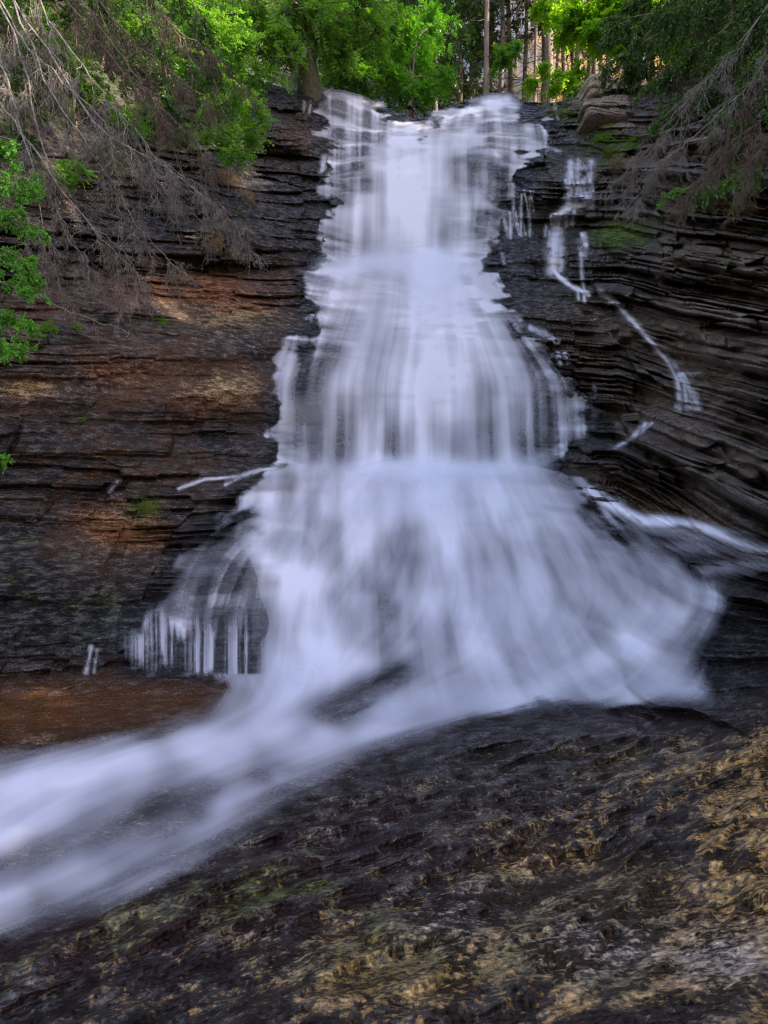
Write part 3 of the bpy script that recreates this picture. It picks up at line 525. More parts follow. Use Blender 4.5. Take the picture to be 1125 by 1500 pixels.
Yr = rock_depth(QX, QY)
Ys = blur(Yr, 5.0)
Yb = blur(base_depth(QX, QY), 2.)
offs = (.10*(1-strm)+.035*strm)*sstep(-5, 30, WDg) + .018
Yw = np.minimum(Ys-offs, blur(np.minimum(Yr, Ys), 2.2)-offs*.7)
Yflat = blur(Yb, 3.)-.13
Yw = Yw*(1-.85*strm) + Yflat*.85*strm
bulk = blur(dens, 3.0)
Yw -= .10*bulk*(1-.6*strm) + (.006*s_m+.02*s_c2+.05*lump)*bulk*(1-.6*strm)
def water_mesh(name, dn, Yw, mat, thr=.02):
    k = (dn[:-1, :-1] > thr) | (dn[1:, :-1] > thr) | (dn[:-1, 1:] > thr) | (dn[1:, 1:] > thr)
    f = grid_faces(HH, WW, k); u, inv = np.unique(f, return_inverse=True); f = inv.reshape(-1, 4)
    v = np.stack([(QX-CX)/F*Yw, Yw, CZ+(CY-QY)/F*Yw], -1).reshape(-1, 3)[u]
    o = mesh_obj(name, v, f, mat); attr(o, 'foam', dn.ravel()[u]); return o
def water_material(name, col, gain=1.):
    m, nt, out = new_mat(name); L = nt.links.new
    a = N(nt, 'ShaderNodeAttribute', attribute_name='foam')
    d = N(nt, 'ShaderNodeBsdfDiffuse'); d.inputs[0].default_value = (*col, 1)
    t = N(nt, 'ShaderNodeBsdfTranslucent'); t.inputs[0].default_value = (*col, 1)
    mx = N(nt, 'ShaderNodeMixShader', i_0=.3); L(d.outputs[0], mx.inputs[1]); L(t.outputs[0], mx.inputs[2])
    tr = N(nt, 'ShaderNodeBsdfTransparent')
    mm = N(nt, 'ShaderNodeMath', operation='MULTIPLY', use_clamp=True); L(a.outputs['Fac'], mm.inputs[0]); mm.inputs[1].default_value = gain
    m2 = N(nt, 'ShaderNodeMixShader'); L(mm.outputs[0], m2.inputs[0]); L(tr.outputs[0], m2.inputs[1]); L(mx.outputs[0], m2.inputs[2])
    L(m2.outputs[0], out.inputs[0]); return m
WAT = water_material('silky_white_water', (.93, .895, .97))
w1 = water_mesh('water', dens, Yw, WAT)
tag(w1, 'main white waterfall and the silky stream running off to the lower left', 'waterfall', kind='structure')
w2 = water_mesh('rivulet_water', sidew, np.minimum(blur(Yr, 1.4), blur(np.minimum(Yr, blur(Yr, 2.5)), 1.))-.07, WAT, .03)
tag(w2, 'thin white rivulets trickling down the dark ledges beside the main fall', 'rivulets', kind='structure')
# spray where the falls land: a second, softer sheet standing a little off the water
sp = .3*G2(QX, QY, 640, 1030, 200, 26)+.3*G2(QX, QY, 980, 1010, 70, 30)+.22*G2(QX, QY, 1050, 890, 30, 50)+.3*G2(QX, QY, 740, 150, 60, 14)+.3*G2(QX, QY, 470, 390, 30, 40)+.45*G2(QX, QY, 520, 385, 70, 18)+.5*G2(QX, QY, 630, 385, 70, 26)+.4*G2(QX, QY, 640, 420, 90, 50)+.4*G2(QX, QY, 570, 688, 130, 16)+.35*G2(QX, QY, 730, 684, 100, 14)+.3*G2(QX, QY, 640, 725, 130, 40)+.25*G2(QX, QY, 450, 985, 60, 30)+.22*G2(QX, QY, 1000, 1015, 60, 14)+.2*G2(QX, QY, 600, 205, 60, 20)+.18*G2(QX, QY, 700, 900, 160, 60)
sp = np.clip(sp*(.85+.25*lump+.15*lump2), 0, .6)*sstep(-10, 30, WDg)
sp = np.clip(sp-.03, 0, 1); sp[:, :3] = 0
w3 = water_mesh('spray', sp, Yw-.30, water_material('spray_mist', (.82, .84, .95)), .02)
tag(w3, 'soft white spray drifting where the falls land on the ledges', 'spray', kind='stuff')
# ------------------------------------------------------------------ plants: geometry helpers
def tubes(P, R, sides=4):                        # P (M,K,3) paths, R (M,K) radii -> verts, quads
    P = np.asarray(P, float); R = np.asarray(R, float); M, K, _ = P.shape
    T = np.gradient(P, axis=1); T /= np.linalg.norm(T, axis=2, keepdims=True)+1e-9
    ref = np.where(np.abs(T[..., 2:3]) > .9, np.array([1., 0, 0]), np.array([0, 0, 1.]))
    A = np.cross(T, ref); A /= np.linalg.norm(A, axis=2, keepdims=True)+1e-9
    B = np.cross(T, A); an = np.arange(sides)*2*math.pi/sides
    V = P[:, :, None]+R[:, :, None, None]*(A[:, :, None]*np.cos(an)[None, None, :, None]+B[:, :, None]*np.sin(an)[None, None, :, None])
    i = np.arange(M*K*sides).reshape(M, K, sides); j = np.roll(i, -1, axis=2)
    f = np.stack([i[:, :-1], j[:, :-1], j[:, 1:], i[:, 1:]], -1).reshape(-1, 4)
    return V.reshape(-1, 3), f
def join(parts):
    vs, fs, n = [], [], 0
    for v, f in parts: vs.append(v); fs.append(f+n); n += len(v)
    return np.concatenate(vs), np.concatenate(fs)
def unit(a): return a/(np.linalg.norm(a, axis=-1, keepdims=True)+1e-9)
def path(ctrl, K):                               # smooth path through control points
    c = np.array([list(p) for p in ctrl], float); s = np.linspace(0, 1, len(c)); t = np.linspace(0, 1, K)
    q = np.stack([np.interp(t, s, c[:, k]) for k in range(3)], 1)
    for _ in range(max(1, K//(len(c)*2))):
        q[1:-1] = .25*q[:-2]+.5*q[1:-1]+.25*q[2:]
    return q
def children(P, n, lo, hi, K, spread, droop, g, t0=.1, fwd=.6):   # side shoots along each path
    M, Kp, _ = P.shape
    t = t0+(1-t0)*g.random((M, n))**.85; i = t*(Kp-1.001); a = i.astype(int); fr = (i-a)[..., None]
    m = np.arange(M)[:, None]
    st = P[m, a]*(1-fr)+P[m, a+1]*fr; tg = unit(P[m, a+1]-P[m, a])
    rd = g.normal(size=(M, n, 3)); rd -= (rd*tg).sum(-1, keepdims=True)*tg; rd = unit(rd)
    d = unit(tg*fwd+rd*spread+np.array([0, 0, -droop]))
    L = (lo+(hi-lo)*g.random((M, n)))*(1-.45*t)
    s = np.linspace(0, 1, K)
    bend = unit(g.normal(size=(M, n, 3))*.5+np.array([0, 0, -droop*1.2]))
    C = st[:, :, None]+L[..., None, None]*(s[None, None, :, None]*d[:, :, None]+.28*(s**2)[None, None, :, None]*bend[:, :, None]+.03*g.normal(size=(M, n, K, 3))*s[None, None, :, None])
    return C.reshape(M*n, K, 3)
def taper(M, K, r0, r1): return np.broadcast_to(np.linspace(r0, r1, K), (M, K))
def leaves(C, D, U, L, W, fold=.25):             # one folded leaf each: centre-line start C, direction D, normal U
    Sd = unit(np.cross(D, U)); L = L[:, None]; W = W[:, None]
    a = C; b = C+D*L*.45+Sd*W+U*W*fold; c = C+D*L; d = C+D*L*.45-Sd*W+U*W*fold
    n = len(C); i = np.arange(n)*4
    v = np.stack([a, b, c, d], 1).reshape(-1, 3)
    return v, np.stack([i, i+1, i+2, i+3], 1)
def fronds(Cn, Dn, g, nl=9, L=.055, W=.018, span=.26, sag=.25):   # feathered leaves: leaflets both sides of a rib
    n = len(Cn); up_ = unit(np.array([0, 0, 1.])+g.normal(size=(n, 3))*.35)
    Sd = unit(np.cross(Dn, up_)); N_ = unit(np.cross(Sd, Dn)); out = []
    for k in range(nl):
        s = (k//2+.6)/(nl/2); sg = 1 if k % 2 else -1
        c = Cn+Dn*(span*s)-np.array([0, 0, 1.])*sag*span*s*s
        dd = unit(Dn*(.55 if k < nl-1 else 1.5)+Sd*sg*(1 if k < nl-1 else 0)+g.normal(size=(n, 3))*.12-np.array([0, 0, .15]))
        z = (.75+.5*g.random(n))*(1-.25*abs(s-.5))
        out.append(leaves(c, dd, unit(N_+g.normal(size=(n, 3))*.25), L*z, W*z))
    return join(out)

def leaf_material(name, c1, c2, trans=.45, rough=.45):
    m, nt, out = new_mat(name); L = nt.links.new
    geo = N(nt, 'ShaderNodeNewGeometry'); tc = N(nt, 'ShaderNodeTexCoord')
    nz_ = N(nt, 'ShaderNodeTexNoise', i_Scale=1.3, i_Detail=2.); L(tc.outputs['Object'], nz_.inputs['Vector'])
    ad = N(nt, 'ShaderNodeMath', operation='MULTIPLY_ADD'); L(geo.outputs['Random Per Island'], ad.inputs[0]); ad.inputs[1].default_value = .6; L(nz_.outputs[0], ad.inputs[2])
    sb = N(nt, 'ShaderNodeMath', operation='SUBTRACT', use_clamp=True, i_1=.3); L(ad.outputs[0], sb.inputs[0])
    mx = N(nt, 'ShaderNodeMix', data_type='RGBA'); L(sb.outputs[0], mx.inputs['Factor'])
    mx.inputs['A'].default_value = (*c1, 1); mx.inputs['B'].default_value = (*c2, 1)
    p = N(nt, 'ShaderNodeBsdfPrincipled', i_Roughness=rough); L(mx.outputs['Result'], p.inputs['Base Color']); p.inputs['Specular IOR Level'].default_value = .35
    t = N(nt, 'ShaderNodeBsdfTranslucent'); g2 = N(nt, 'ShaderNodeMix', data_type='RGBA', blend_type='MULTIPLY'); g2.inputs['Factor'].default_value = 1.
    L(mx.outputs['Result'], g2.inputs['A']); g2.inputs['B'].default_value = (1.9, 1.7, .7, 1); L(g2.outputs['Result'], t.inputs[0])
    ms = N(nt, 'ShaderNodeMixShader', i_0=trans); L(p.outputs[0], ms.inputs[1]); L(t.outputs[0], ms.inputs[2]); L(ms.outputs[0], out.inputs[0])
    return m
def bark_material(name, c1, c2, sc=(6, 6, 1.2)):
    m, nt, out = new_mat(name); L = nt.links.new
    tc = N(nt, 'ShaderNodeTexCoord'); mp = N(nt, 'ShaderNodeMapping'); mp.inputs['Scale'].default_value = sc; L(tc.outputs['Object'], mp.inputs[0])
    n = N(nt, 'ShaderNodeTexNoise', i_Scale=4., i_Detail=6., i_Roughness=.65); L(mp.outputs[0], n.inputs['Vector'])
    r = N(nt, 'ShaderNodeMapRange', i_1=.35, i_2=.65); L(n.outputs[0], r.inputs[0])
    mx = N(nt, 'ShaderNodeMix', data_type='RGBA'); L(r.outputs[0], mx.inputs['Factor']); mx.inputs['A'].default_value = (*c1, 1); mx.inputs['B'].default_value = (*c2, 1)
    p = N(nt, 'ShaderNodeBsdfPrincipled', i_Roughness=.85); L(mx.outputs['Result'], p.inputs['Base Color']); L(p.outputs[0], out.inputs[0])
    b = N(nt, 'ShaderNodeBump', i_Strength=.7, i_Distance=.03); L(n.outputs[0], b.inputs['Height']); L(b.outputs[0], p.inputs['Normal'])
    return m
M_BARK = bark_material('spruce_bark', (.10, .070, .055), (.26, .19, .15))
M_DEAD = bark_material('dead_wood', (.075, .058, .046), (.27, .23, .20), (5, 5, 5))
M_DEADB = bark_material('dead_twig_brown', (.055, .036, .024), (.18, .13, .095), (5, 5, 5))
M_MOSSB = bark_material('mossy_bark', (.06, .08, .015), (.20, .15, .11), (4, 4, 2))
M_LEAF = leaf_material('bright_leaf', (.04, .12, .012), (.13, .30, .035), .5)
M_LIME = leaf_material('lime_leaf', (.10, .24, .015), (.24, .46, .03), .6)
M_NEED = leaf_material('spruce_needle', (.020, .055, .010), (.07, .16, .02), .25)
M_NEEDB = leaf_material('young_spruce_needle', (.05, .16, .012), (.12, .36, .03), .35)
M_FERN = leaf_material('fern_leaf', (.06, .17, .015), (.14, .30, .03), .45)
M_STRAW = leaf_material('dry_grass', (.22, .13, .06), (.42, .30, .17), .3)
M_MOSS = leaf_material('moss', (.07, .12, .010), (.22, .26, .02), .35)

# ---- tall forest spruces behind the lip: bare lower trunk with dead snags, crown above
def spruce_meshes(seed, H=19., base_r=.17, crown0=.42, nb=70, reach=2.6):
    g = np.random.default_rng(seed)
    K = 16; z = np.linspace(-.6, H, K); P = np.stack([.08*np.sin(z*.5+seed), .08*np.cos(z*.37+seed), z], 1)[None]
    R = (base_r*(1-.88*np.clip(z/H, 0, 1)))[None].copy(); R[0, 0] *= 1.9; R[0, 1] *= 1.12
    trunk = tubes(P, R, 9)
    t = np.sort(g.random(nb)); h = H*(crown0+(1-crown0)*t); a = g.random(nb)*6.283
    L = reach*(1.05-t)*(.75+.4*g.random(nb))+.25
    s = np.linspace(0, 1, 7)
    dx = np.stack([np.cos(a), np.sin(a)], 1)
    br = np.stack([dx[:, :1]*L[:, None]*s, dx[:, 1:]*L[:, None]*s, h[:, None]-L[:, None]*(.45*s-.18*s**3)], -1)
    tw = children(br, 15, .35, .75, 4, .8, .45, g, .12, .7)
    # needles: narrow blades combed along the twigs
    nn = 17; m = len(tw); tt_ = g.random((m, nn))*2.999; ii = tt_.astype(int); fr = (tt_-ii)[..., None]
    mi = np.arange(m)[:, None]; c = tw[mi, ii]*(1-fr)+tw[mi, ii+1]*fr; tg = unit(tw[mi, ii+1]-tw[mi, ii])
    d = unit(tg*.9+g.normal(size=c.shape)*.7); u = unit(np.cross(d, g.normal(size=c.shape)))
    nl = leaves(c.reshape(-1, 3), d.reshape(-1, 3), u.reshape(-1, 3), .12+.07*g.random(m*nn), .021+.010*g.random(m*nn), .2)
    wood = join([tubes(br, L[:, None]*np.linspace(.014, .004, 7)[None], 3), tubes(tw[::2], taper(len(tw[::2]), 4, .006, .002), 3)])
    nd = 46; hh = H*(.03+(crown0+.05)*g.random(nd)); a = g.random(nd)*6.283; L = .5+1.5*g.random(nd)
    dx = np.stack([np.cos(a), np.sin(a)], 1)
    sn = np.stack([dx[:, :1]*L[:, None]*s, dx[:, 1:]*L[:, None]*s, hh[:, None]-L[:, None]*(.5*s-.15*s**2)], -1)
    st = children(sn, 8, .2, .6, 4, .8, .4, g, .2, .7)
    dead = join([tubes(sn, L[:, None]*np.linspace(.012, .003, 7)[None], 3), tubes(st, taper(len(st), 4, .004, .0015), 3)])
    return trunk, nl, wood, dead
def spruce_proto(seed, label, **k):
    tr, nl, wd, dd_ = spruce_meshes(seed, **k)
    root = empty('spruce_tree', (0, 0, 0), label, 'tree')
    mesh_obj('trunk', tr[0], tr[1], M_BARK, root); mesh_obj('crown', nl[0], nl[1], M_NEED, root, False)
    mesh_obj('limbs', *join([wd, dd_]), M_DEADB, root)
    return root
def copy_tree(src, loc, rz, sc, label, group):
    r_ = src.copy(); COL.objects.link(r_)
    for ch in src.children:
        c = ch.copy(); COL.objects.link(c); c.parent = r_
    r_.location = loc; r_.rotation_euler = (0, 0, rz); r_.scale = (sc[0], sc[0], sc[1])
    r_['label'] = label; r_['group'] = group; r_['category'] = 'tree'
    return r_
protos = [spruce_proto(3, 'x', H=19, crown0=.42), spruce_proto(8, 'x', H=16, base_r=.12, crown0=.5, nb=55, reach=2.0), spruce_proto(15, 'x', H=15, base_r=.15, crown0=.12, nb=90, reach=2.4)]
used = [False]*3
def put_spruce(px, Y, kind, girth, label, group, rz=None, xy=None, hs=1.):
    x, y = ((px-CX)/F*Y, Y) if xy is None else xy
    z = ground_z(x, y)-.15; rz = rng.random()*6.28 if rz is None else rz
    if not used[kind]:
        o = protos[kind]; used[kind] = True
        o.location = (x, y, z); o.rotation_euler = (0, 0, rz); o.scale = (girth, girth, hs); o['label'] = label; o['group'] = group
        return o
    return copy_tree(protos[kind], (x, y, z), rz, (girth, hs), label, group)
GR = 'tall spruces in the forest above the falls'
FOREST = [(712,24.0,0,.75,'grey spruce trunk standing just right of the lip peak, behind the white hump'),
 (733,28.5,1,.9,'thin dark trunk second from the left in the gap above the lip'),
 (770,31.0,1,.8,'slim spruce with a sunlit side in the left of the bright gap'),
 (784,25.5,1,.55,'slender grey pole of a spruce left of the thick dark trunk'),
 (806,26.5,0,1.5,'thickest dark brown spruce trunk in the middle of the bright gap'),
 (828,30.0,1,.8,'thin spruce close on the right of the thickest dark trunk'),
 (851,28.0,1,1.15,'grey spruce trunk rising behind the mossy ledge'),
 (872,33.0,1,1.0,'narrow spruce trunk in the bright strip above the pale boulders'),
 (893,29.5,0,1.2,'brown spruce trunk above the pale boulders at the right'),
 (936,31.0,0,1.1,'grey spruce trunk seen through the twigs right of the pale boulders'),
 (985,29.0,1,1.2,'spruce trunk among the backlit lime leaves at the upper right'),
 (1040,27.0,0,1.1,'spruce trunk half hidden behind the drooping right branches'),
 (672,29.0,2,1.0,'dark bushy spruce left of the trunk gap, feathered down to the lip'),
 (640,26.5,2,.85,'bushy low spruce overhanging the middle of the lip'),
 (600,33.0,2,1.1,'green spruce behind the bushes over the lip notch'),
 (545,30.0,2,1.1,'green spruce behind the left half of the lip')]
for px, Y, k, gth, lab in FOREST: put_spruce(px, Y, k, gth*(1.45 if k == 1 else 1.), lab, GR)
for (px, Y, k, gth, lab) in [(722,34.,1,.8,'thin spruce between the two leftmost trunks of the gap'),(745,36.,1,.9,'thin spruce just left of the sunlit slim one'),(795,34.,1,.7,'thin trunk touching the left side of the thickest trunk'),(818,36.,1,.8,'thin trunk right behind the thickest dark trunk'),(838,33.,1,.7,'thin pole between the thickest trunk and the mossy ledge trunk'),(862,36.,1,.9,'thin trunk just right of the mossy ledge trunk'),(880,36.,1,.7,'thin pole over the left end of the pale boulders'),(910,34.,1,.9,'spruce trunk over the right end of the pale boulders'),(958,34.,1,1.,'trunk left of the backlit lime leaves'),(690,33.,2,1.0,'dark spruce filling in left of the leftmost bare trunk')]:
    put_spruce(px, Y, k, gth*(1.5 if k == 1 else 1.), lab, GR)
far = [(758,42,1,1.1),(795,39,1,1.2),(822,44,0,1.),(842,38,1,.9),(862,46,0,1.),(884,41,1,1.2),(905,45,0,1.1),(925,40,1,1.),(962,43,0,1.2),(1010,40,1,1.2),(720,46,0,1.1),(695,40,1,1.2),(745,52,0,1.2),(783,54,0,1.1),(812,56,0,1.2),(853,55,0,1.1),(898,57,0,1.2),(660,48,0,1.1),(620,45,2,1.4),(575,50,2,1.5),(520,44,2,1.4),(470,40,2,1.3),(420,46,2,1.4),(940,56,0,1.2),(990,54,0,1.2),(1050,46,0,1.2),(1100,42,0,1.2),(380,40,0,1.2)]
for px, Y, k, gth in far:
    side_ = 'left' if px < 700 else 'right'
    put_spruce(px, Y, k, gth, 'far spruce deep in the forest behind the front row of trunks, towards the %s' % side_, 'far spruces deep in the forest, %s half' % side_)
# spruces rooted on the two banks; right ones added, mostly out of view, to block the sun
bank = [((8.6,13.),0,1.1),((11.,9.5),2,1.3),((8.2,7.2),0,1.0),((13.,15.5),0,1.2),((9.6,17.),0,1.1),((12.8,5.),2,1.3),((15.5,11.),2,1.4),((13.5,20.5),0,1.2),((16.,17.),2,1.3),((9.4,2.2),2,1.1),((11.5,-1.),2,1.4),((8.4,-3.),0,1.3),((14.,1.5),2,1.4),((10.2,11.4),2,1.2),((11.6,7.),2,1.2),((10.5,14.8),2,1.3),((14.5,8.5),2,1.4),((15.5,4.),2,1.4),((14.,12.8),2,1.4),((10.8,3.6),2,1.3),((16.,-2.),2,1.4),((12.2,18.),2,1.3),((18.5,3.),2,1.4),((19.,6.),2,1.4),((18.6,9.),2,1.4),((19.5,11.6),2,1.4),((18.8,16.5),2,1.4),((17.8,.5),2,1.4),((9.9,5.4),2,1.2),((22.,8.),2,1.4),((22.5,4.5),2,1.4),((8.4,-.8),2,1.2),((10.2,13.4),2,1.2),((12.6,12.6),2,1.3),((13.,-4.),2,1.4),((17.,-5.),2,1.4),((10.,-5.5),2,1.3),((20.5,-3.),2,1.4),((21.,1.),2,1.4),((15.,-7.5),2,1.4),((17.,7.),2,1.3),((20.,14.),2,1.4)]
for xy, k, gth in bank:
    put_spruce(0, 0, k, gth, 'tall spruce added on the right bank to keep the sun off the gorge', 'added shade spruces on the right bank', xy=xy)
bankl = [((-11.,13.),2,1.1),((-8.6,18.5),2,1.),((-9.5,15.),2,1.1),((-12.,19.),0,1.2),((-10.,10.),0,1.1),((-7.,22.),2,1.)]
for xy, k, gth in bankl:
    put_spruce(0, 0, k, gth, 'dark spruce on the left bank behind the tangle of dead branches', 'spruces on the left bank', xy=xy)

def tp0(px, py, back=.0):
    return at(px, py, float(rock_depth(np.array([[px*1.]]), np.array([[py*1.]]))[0, 0]-back))
for i_, (px, py, sc, lab) in enumerate([(60,90,.26,'dark young spruce high on the left bank near the corner'),(150,100,.30,'dark young spruce behind the bright leaves of the left bank'),(215,120,.30,'dark young spruce above the hollow on the left bank'),(20,190,.22,'dark young spruce low at the left edge behind the dead boughs'),(270,120,.28,'dark young spruce beside the hanging birch'),(110,190,.2,'smallest dark spruce in the middle of the left bank')]):
    p_ = tp0(px, py, -.1); copy_tree(protos[2], p_, i_*1.3, (sc*1.25, sc), lab, 'young spruces on the left bank')

# ---- broadleaved crowns and bushes
def leafy(name, label, cat, base, clumps, n, mat, L=.06, W=.02, span=.26, trunk_r=.05, group=None, bark=None, seed=1, nl=9, sag=.3, lean=None):
    g = np.random.default_rng(seed); base = np.array(base)
    root = empty(name, base, label, cat, group)
    cl = [(np.array(c)-base, r_) for c, r_ in clumps]
    w = np.array([r_**2 for _, r_ in cl]); w /= w.sum()
    top = sum(c*k for (c, _), k in zip(cl, w)); fork = top*.45+np.array([0, 0, .2*np.linalg.norm(top)*.3])
    if lean is not None: fork = np.array(lean)-base
    parts = [tubes(path([(0, 0, -.15), fork*.5+np.array([.03, 0, 0]), fork], 8)[None], taper(1, 8, trunk_r*1.3, trunk_r*.7), 8)]
    tr = mesh_obj('trunk', *parts[0], bark or M_BARK, root)
    limb = np.stack([path([fork*.9, (fork+c)/2+g.normal(size=3)*.1*np.linalg.norm(c-fork), c+g.normal(size=3)*.05], 8) for c, _ in cl])
    tw, cs, ds = [], [], []
    for (c, r_), k in zip(cl, w):
        m = max(6, int(n*k)); nb_ = max(3, m//7)
        e = c+unit(g.normal(size=(nb_, 3)))*(g.random((nb_, 1))**.4)*r_*np.array([1.05, .9, .8])
        s0 = c+(e-c)*.15*g.random((nb_, 1)); q = np.linspace(0, 1, 4)[None, :, None]
        P = s0[:, None]*(1-q)+e[:, None]*q; P[..., 2] += -.12*r_*(q[..., 0]**2)
        tw.append(P)
        i = g.integers(0, nb_, m); t = g.random((m, 1))*.85+.15
        p = s0[i]*(1-t)+e[i]*t; p[:, 2] -= .12*r_*t[:, 0]**2
        d = unit(unit(e[i]-s0[i])*.6+g.normal(size=(m, 3))*.6+np.array([0, 0, -.15]))
        cs.append(p); ds.append(d)
    tw = np.concatenate(tw); cs = np.concatenate(cs); ds = np.concatenate(ds)
    lv = fronds(cs, ds, g, nl, L, W, span, sag)
    mesh_obj('limbs', *join([tubes(limb, taper(len(limb), 8, trunk_r*.5, trunk_r*.14), 5), tubes(tw, taper(len(tw), 4, trunk_r*.10+.002, .002), 3)]), bark or M_BARK, root)
    mesh_obj('crown', lv[0], lv[1], mat, root, False)
    return root
A = at
def tp(px, py, back=.0):                         # point on the rock at a photo position
    v = rock_depth(np.array([[px*1.]]), np.array([[py*1.]]))[0, 0]-back
    return at(px, py, float(v))
# the overhanging rowan/birch growth left of the lip
leafy('rowan_tree', 'bright green leafy tree leaning over the cliff left of the lip, trunk foot mossy', 'tree', tp(452,128,.1)+Vector((0,.3,-.1)),
 [(A(360,20,16.),1.3),(A(440,10,17),1.5),(A(520,10,18),1.4),(A(400,60,16.2),.9),(A(470,45,17.5),.9),(A(330,90,15.2),.8),(A(500,75,18.5),.9),(A(380,110,15.6),.7),(A(300,30,15),1.1),(A(555,45,19),.9),(A(425,85,16.4),.55)],
 2600, M_LEAF, .085, .030, .30, .30, seed=5, bark=M_MOSSB, lean=A(446,60,17.5))
leafy('birch_tree', 'green birch hanging down the left cliff edge in front of the leaning leafy tree', 'tree', tp(300,150,.1),
 [(A(330,150,12.6),.6),(A(355,190,12.6),.50),(A(345,225,12.4),.34),(A(310,110,12.8),.7),(A(375,160,13.2),.38),(A(290,70,12.6),.75),(A(320,195,12.4),.42),(A(270,20,12.5),.8),(A(345,60,13.),.7)],
 2000, M_LEAF, .060, .021, .22, .06, seed=6)
leafy('alder_bush', 'dense green bush hanging over the left part of the lip', 'bush', A(510,118,21.5),
 [(A(500,100,21),1.0),(A(530,110,21.5),.8),(A(545,70,22),1.2),(A(575,115,22),.9),(A(510,40,22),1.3),(A(560,20,22.5),1.3)], 2200, M_LEAF, .10, .036, .30, .08, seed=7)
leafy('hazel_bush', 'brighter green bush above the dark notch in the middle of the lip', 'bush', A(600,152,22.),
 [(A(595,128,22),.7),(A(625,135,22.4),.6),(A(610,90,23),1.1),(A(645,120,23),.7),(A(585,50,23),1.3),(A(630,40,23.5),1.2)], 2000, M_NEEDB, .09, .030, .30, .08, seed=8)
leafy('maple_tree', 'lime green maple boughs spread across the top of the bright trunk gap', 'tree', A(930,128,24.),
 [(A(850,20,23.),1.1),(A(890,25,22.5),1.1),(A(830,45,23.5),.6),(A(800,15,24),.6),(A(905,60,22.5),.6),(A(930,10,22.5),1.1),(A(870,60,23),.55)], 1500, M_LIME, .14, .055, .34, .12, seed=9)
leafy('young_rowan', 'small sprig of bright leaves in front of the left trunks of the gap', 'sapling', A(742,140,21.6), [(A(737,80,21.6),.42),(A(755,70,21.7),.32),(A(728,98,21.6),.25)], 170, M_LEAF, .09, .033, .22, .02, seed=10)
leafy('willow_bush', 'yellow green bush at the foot of the bright gap behind the ledge', 'bush', A(835,140,23.), [(A(830,118,23),.5),(A(848,100,23.2),.4),(A(812,128,23),.35),(A(775,128,23.5),.35)], 420, M_LIME, .08, .028, .22, .03, seed=14)
leafy('young_birch', 'low sprig of lime leaves at the foot of the thick dark trunk', 'sapling', A(800,138,21.5), [(A(782,115,21.4),.3),(A(800,100,21.5),.35),(A(822,112,21.5),.3)], 150, M_LIME, .09, .033, .2, .015, seed=11)
leafy('blueberry_bush', 'low green bush behind the pale boulder above the right ledge', 'bush', A(862,140,20.6), [(A(850,128,20.6),.35),(A(870,122,20.6),.45),(A(838,135,20.5),.25),(A(905,122,20.4),.4)], 420, M_LEAF, .06, .02, .16, .02, seed=12)
leafy('aspen_tree', 'backlit lime yellow crown behind the dark boughs at the upper right', 'tree', A(1020,125,22.), [(A(1050,20,21),1.5),(A(1000,50,21.5),1.2),(A(1080,60,20.5),1.3),(A(960,20,22),1.1),(A(1120,20,20),1.4),(A(1030,90,21),.8)], 2200, M_LIME, .13, .05, .34, .14, seed=13)
# left bank undergrowth
for i_, (px, py, r_, n, lab) in enumerate([(75,70,.55,260,'patch of bright leaves high on the left bank behind bare branches'),(125,130,.4,180,'leafy sprig under the upper left dead boughs'),
  (230,165,.45,330,'fern green bush on the left bank below the dark hollow'),(185,175,.35,200,'small leafy bush left of the fern green one on the left bank'),(150,210,.28,120,'leafy tuft in the middle of the dead branches'),
  (35,20,.5,200,'leaves in the top left corner behind the twigs'),(262,190,.3,170,'leafy bush at the right end of the left bank undergrowth'),(100,250,.3,120,'low leafy tuft on brown rock behind the dead branches'),(180,30,.55,260,'leafy clump near the top edge between left boughs'),(230,90,.5,240,'dim leafy clump above the dark hollow')]):
    p = tp(px, py, .0); q = tp(px, py, .45)
    leafy('shrub', lab, 'bush', p, [(q, r_), (q+Vector((r_*.9, 0, -r_*.3)), r_*.7), (q+Vector((-r_*.8, .1, r_*.2)), r_*.7)], n, M_LEAF if i_ % 3 else M_FERN, .05, .018, .2, .012, 'shrubs on the left bank', seed=20+i_)

# ---- living spruce boughs
def bough(name, parent, ctrl, seed, mat, n1=16, n2=10, l1=(.25, .7), l2=(.10, .24), droop=.5, nn=16, nlen=.035, nw=.0075, r0=.016, origin=None):
    g = np.random.default_rng(seed); o = np.array(origin)
    P = (path(ctrl, 16)-o)[None]; c1 = children(P, n1, l1[0], l1[1], 6, .75, droop, g, .12, .8); c2 = children(c1, n2, l2[0], l2[1], 4, .75, droop*.6, g, .1, .8)
    wood = join([tubes(P, taper(1, 16, r0, r0*.25), 6), tubes(c1, taper(len(c1), 6, r0*.3, r0*.1), 4), tubes(c2, taper(len(c2), 4, .0028, .0012), 3)])
    b = mesh_obj(name, wood[0], wood[1], M_BARK, parent)
    allp = [c2]
    for T in allp:
        m, K = T.shape[:2]; t = g.random((m, nn))*(K-1.001); i = t.astype(int); fr = (t-i)[..., None]; mi = np.arange(m)[:, None]
        c = T[mi, i]*(1-fr)+T[mi, i+1]*fr; tg = unit(T[mi, i+1]-T[mi, i]); d = unit(tg*.8+g.normal(size=c.shape)*.6); u = unit(np.cross(d, g.normal(size=c.shape)))
        k = m*nn; lv = leaves(c.reshape(-1, 3), d.reshape(-1, 3), u.reshape(-1, 3), nlen*(.8+.5*g.random(k)), nw*(.8+.5*g.random(k)), .2)
    mesh_obj('needles', lv[0], lv[1], mat, b, False)
    return b
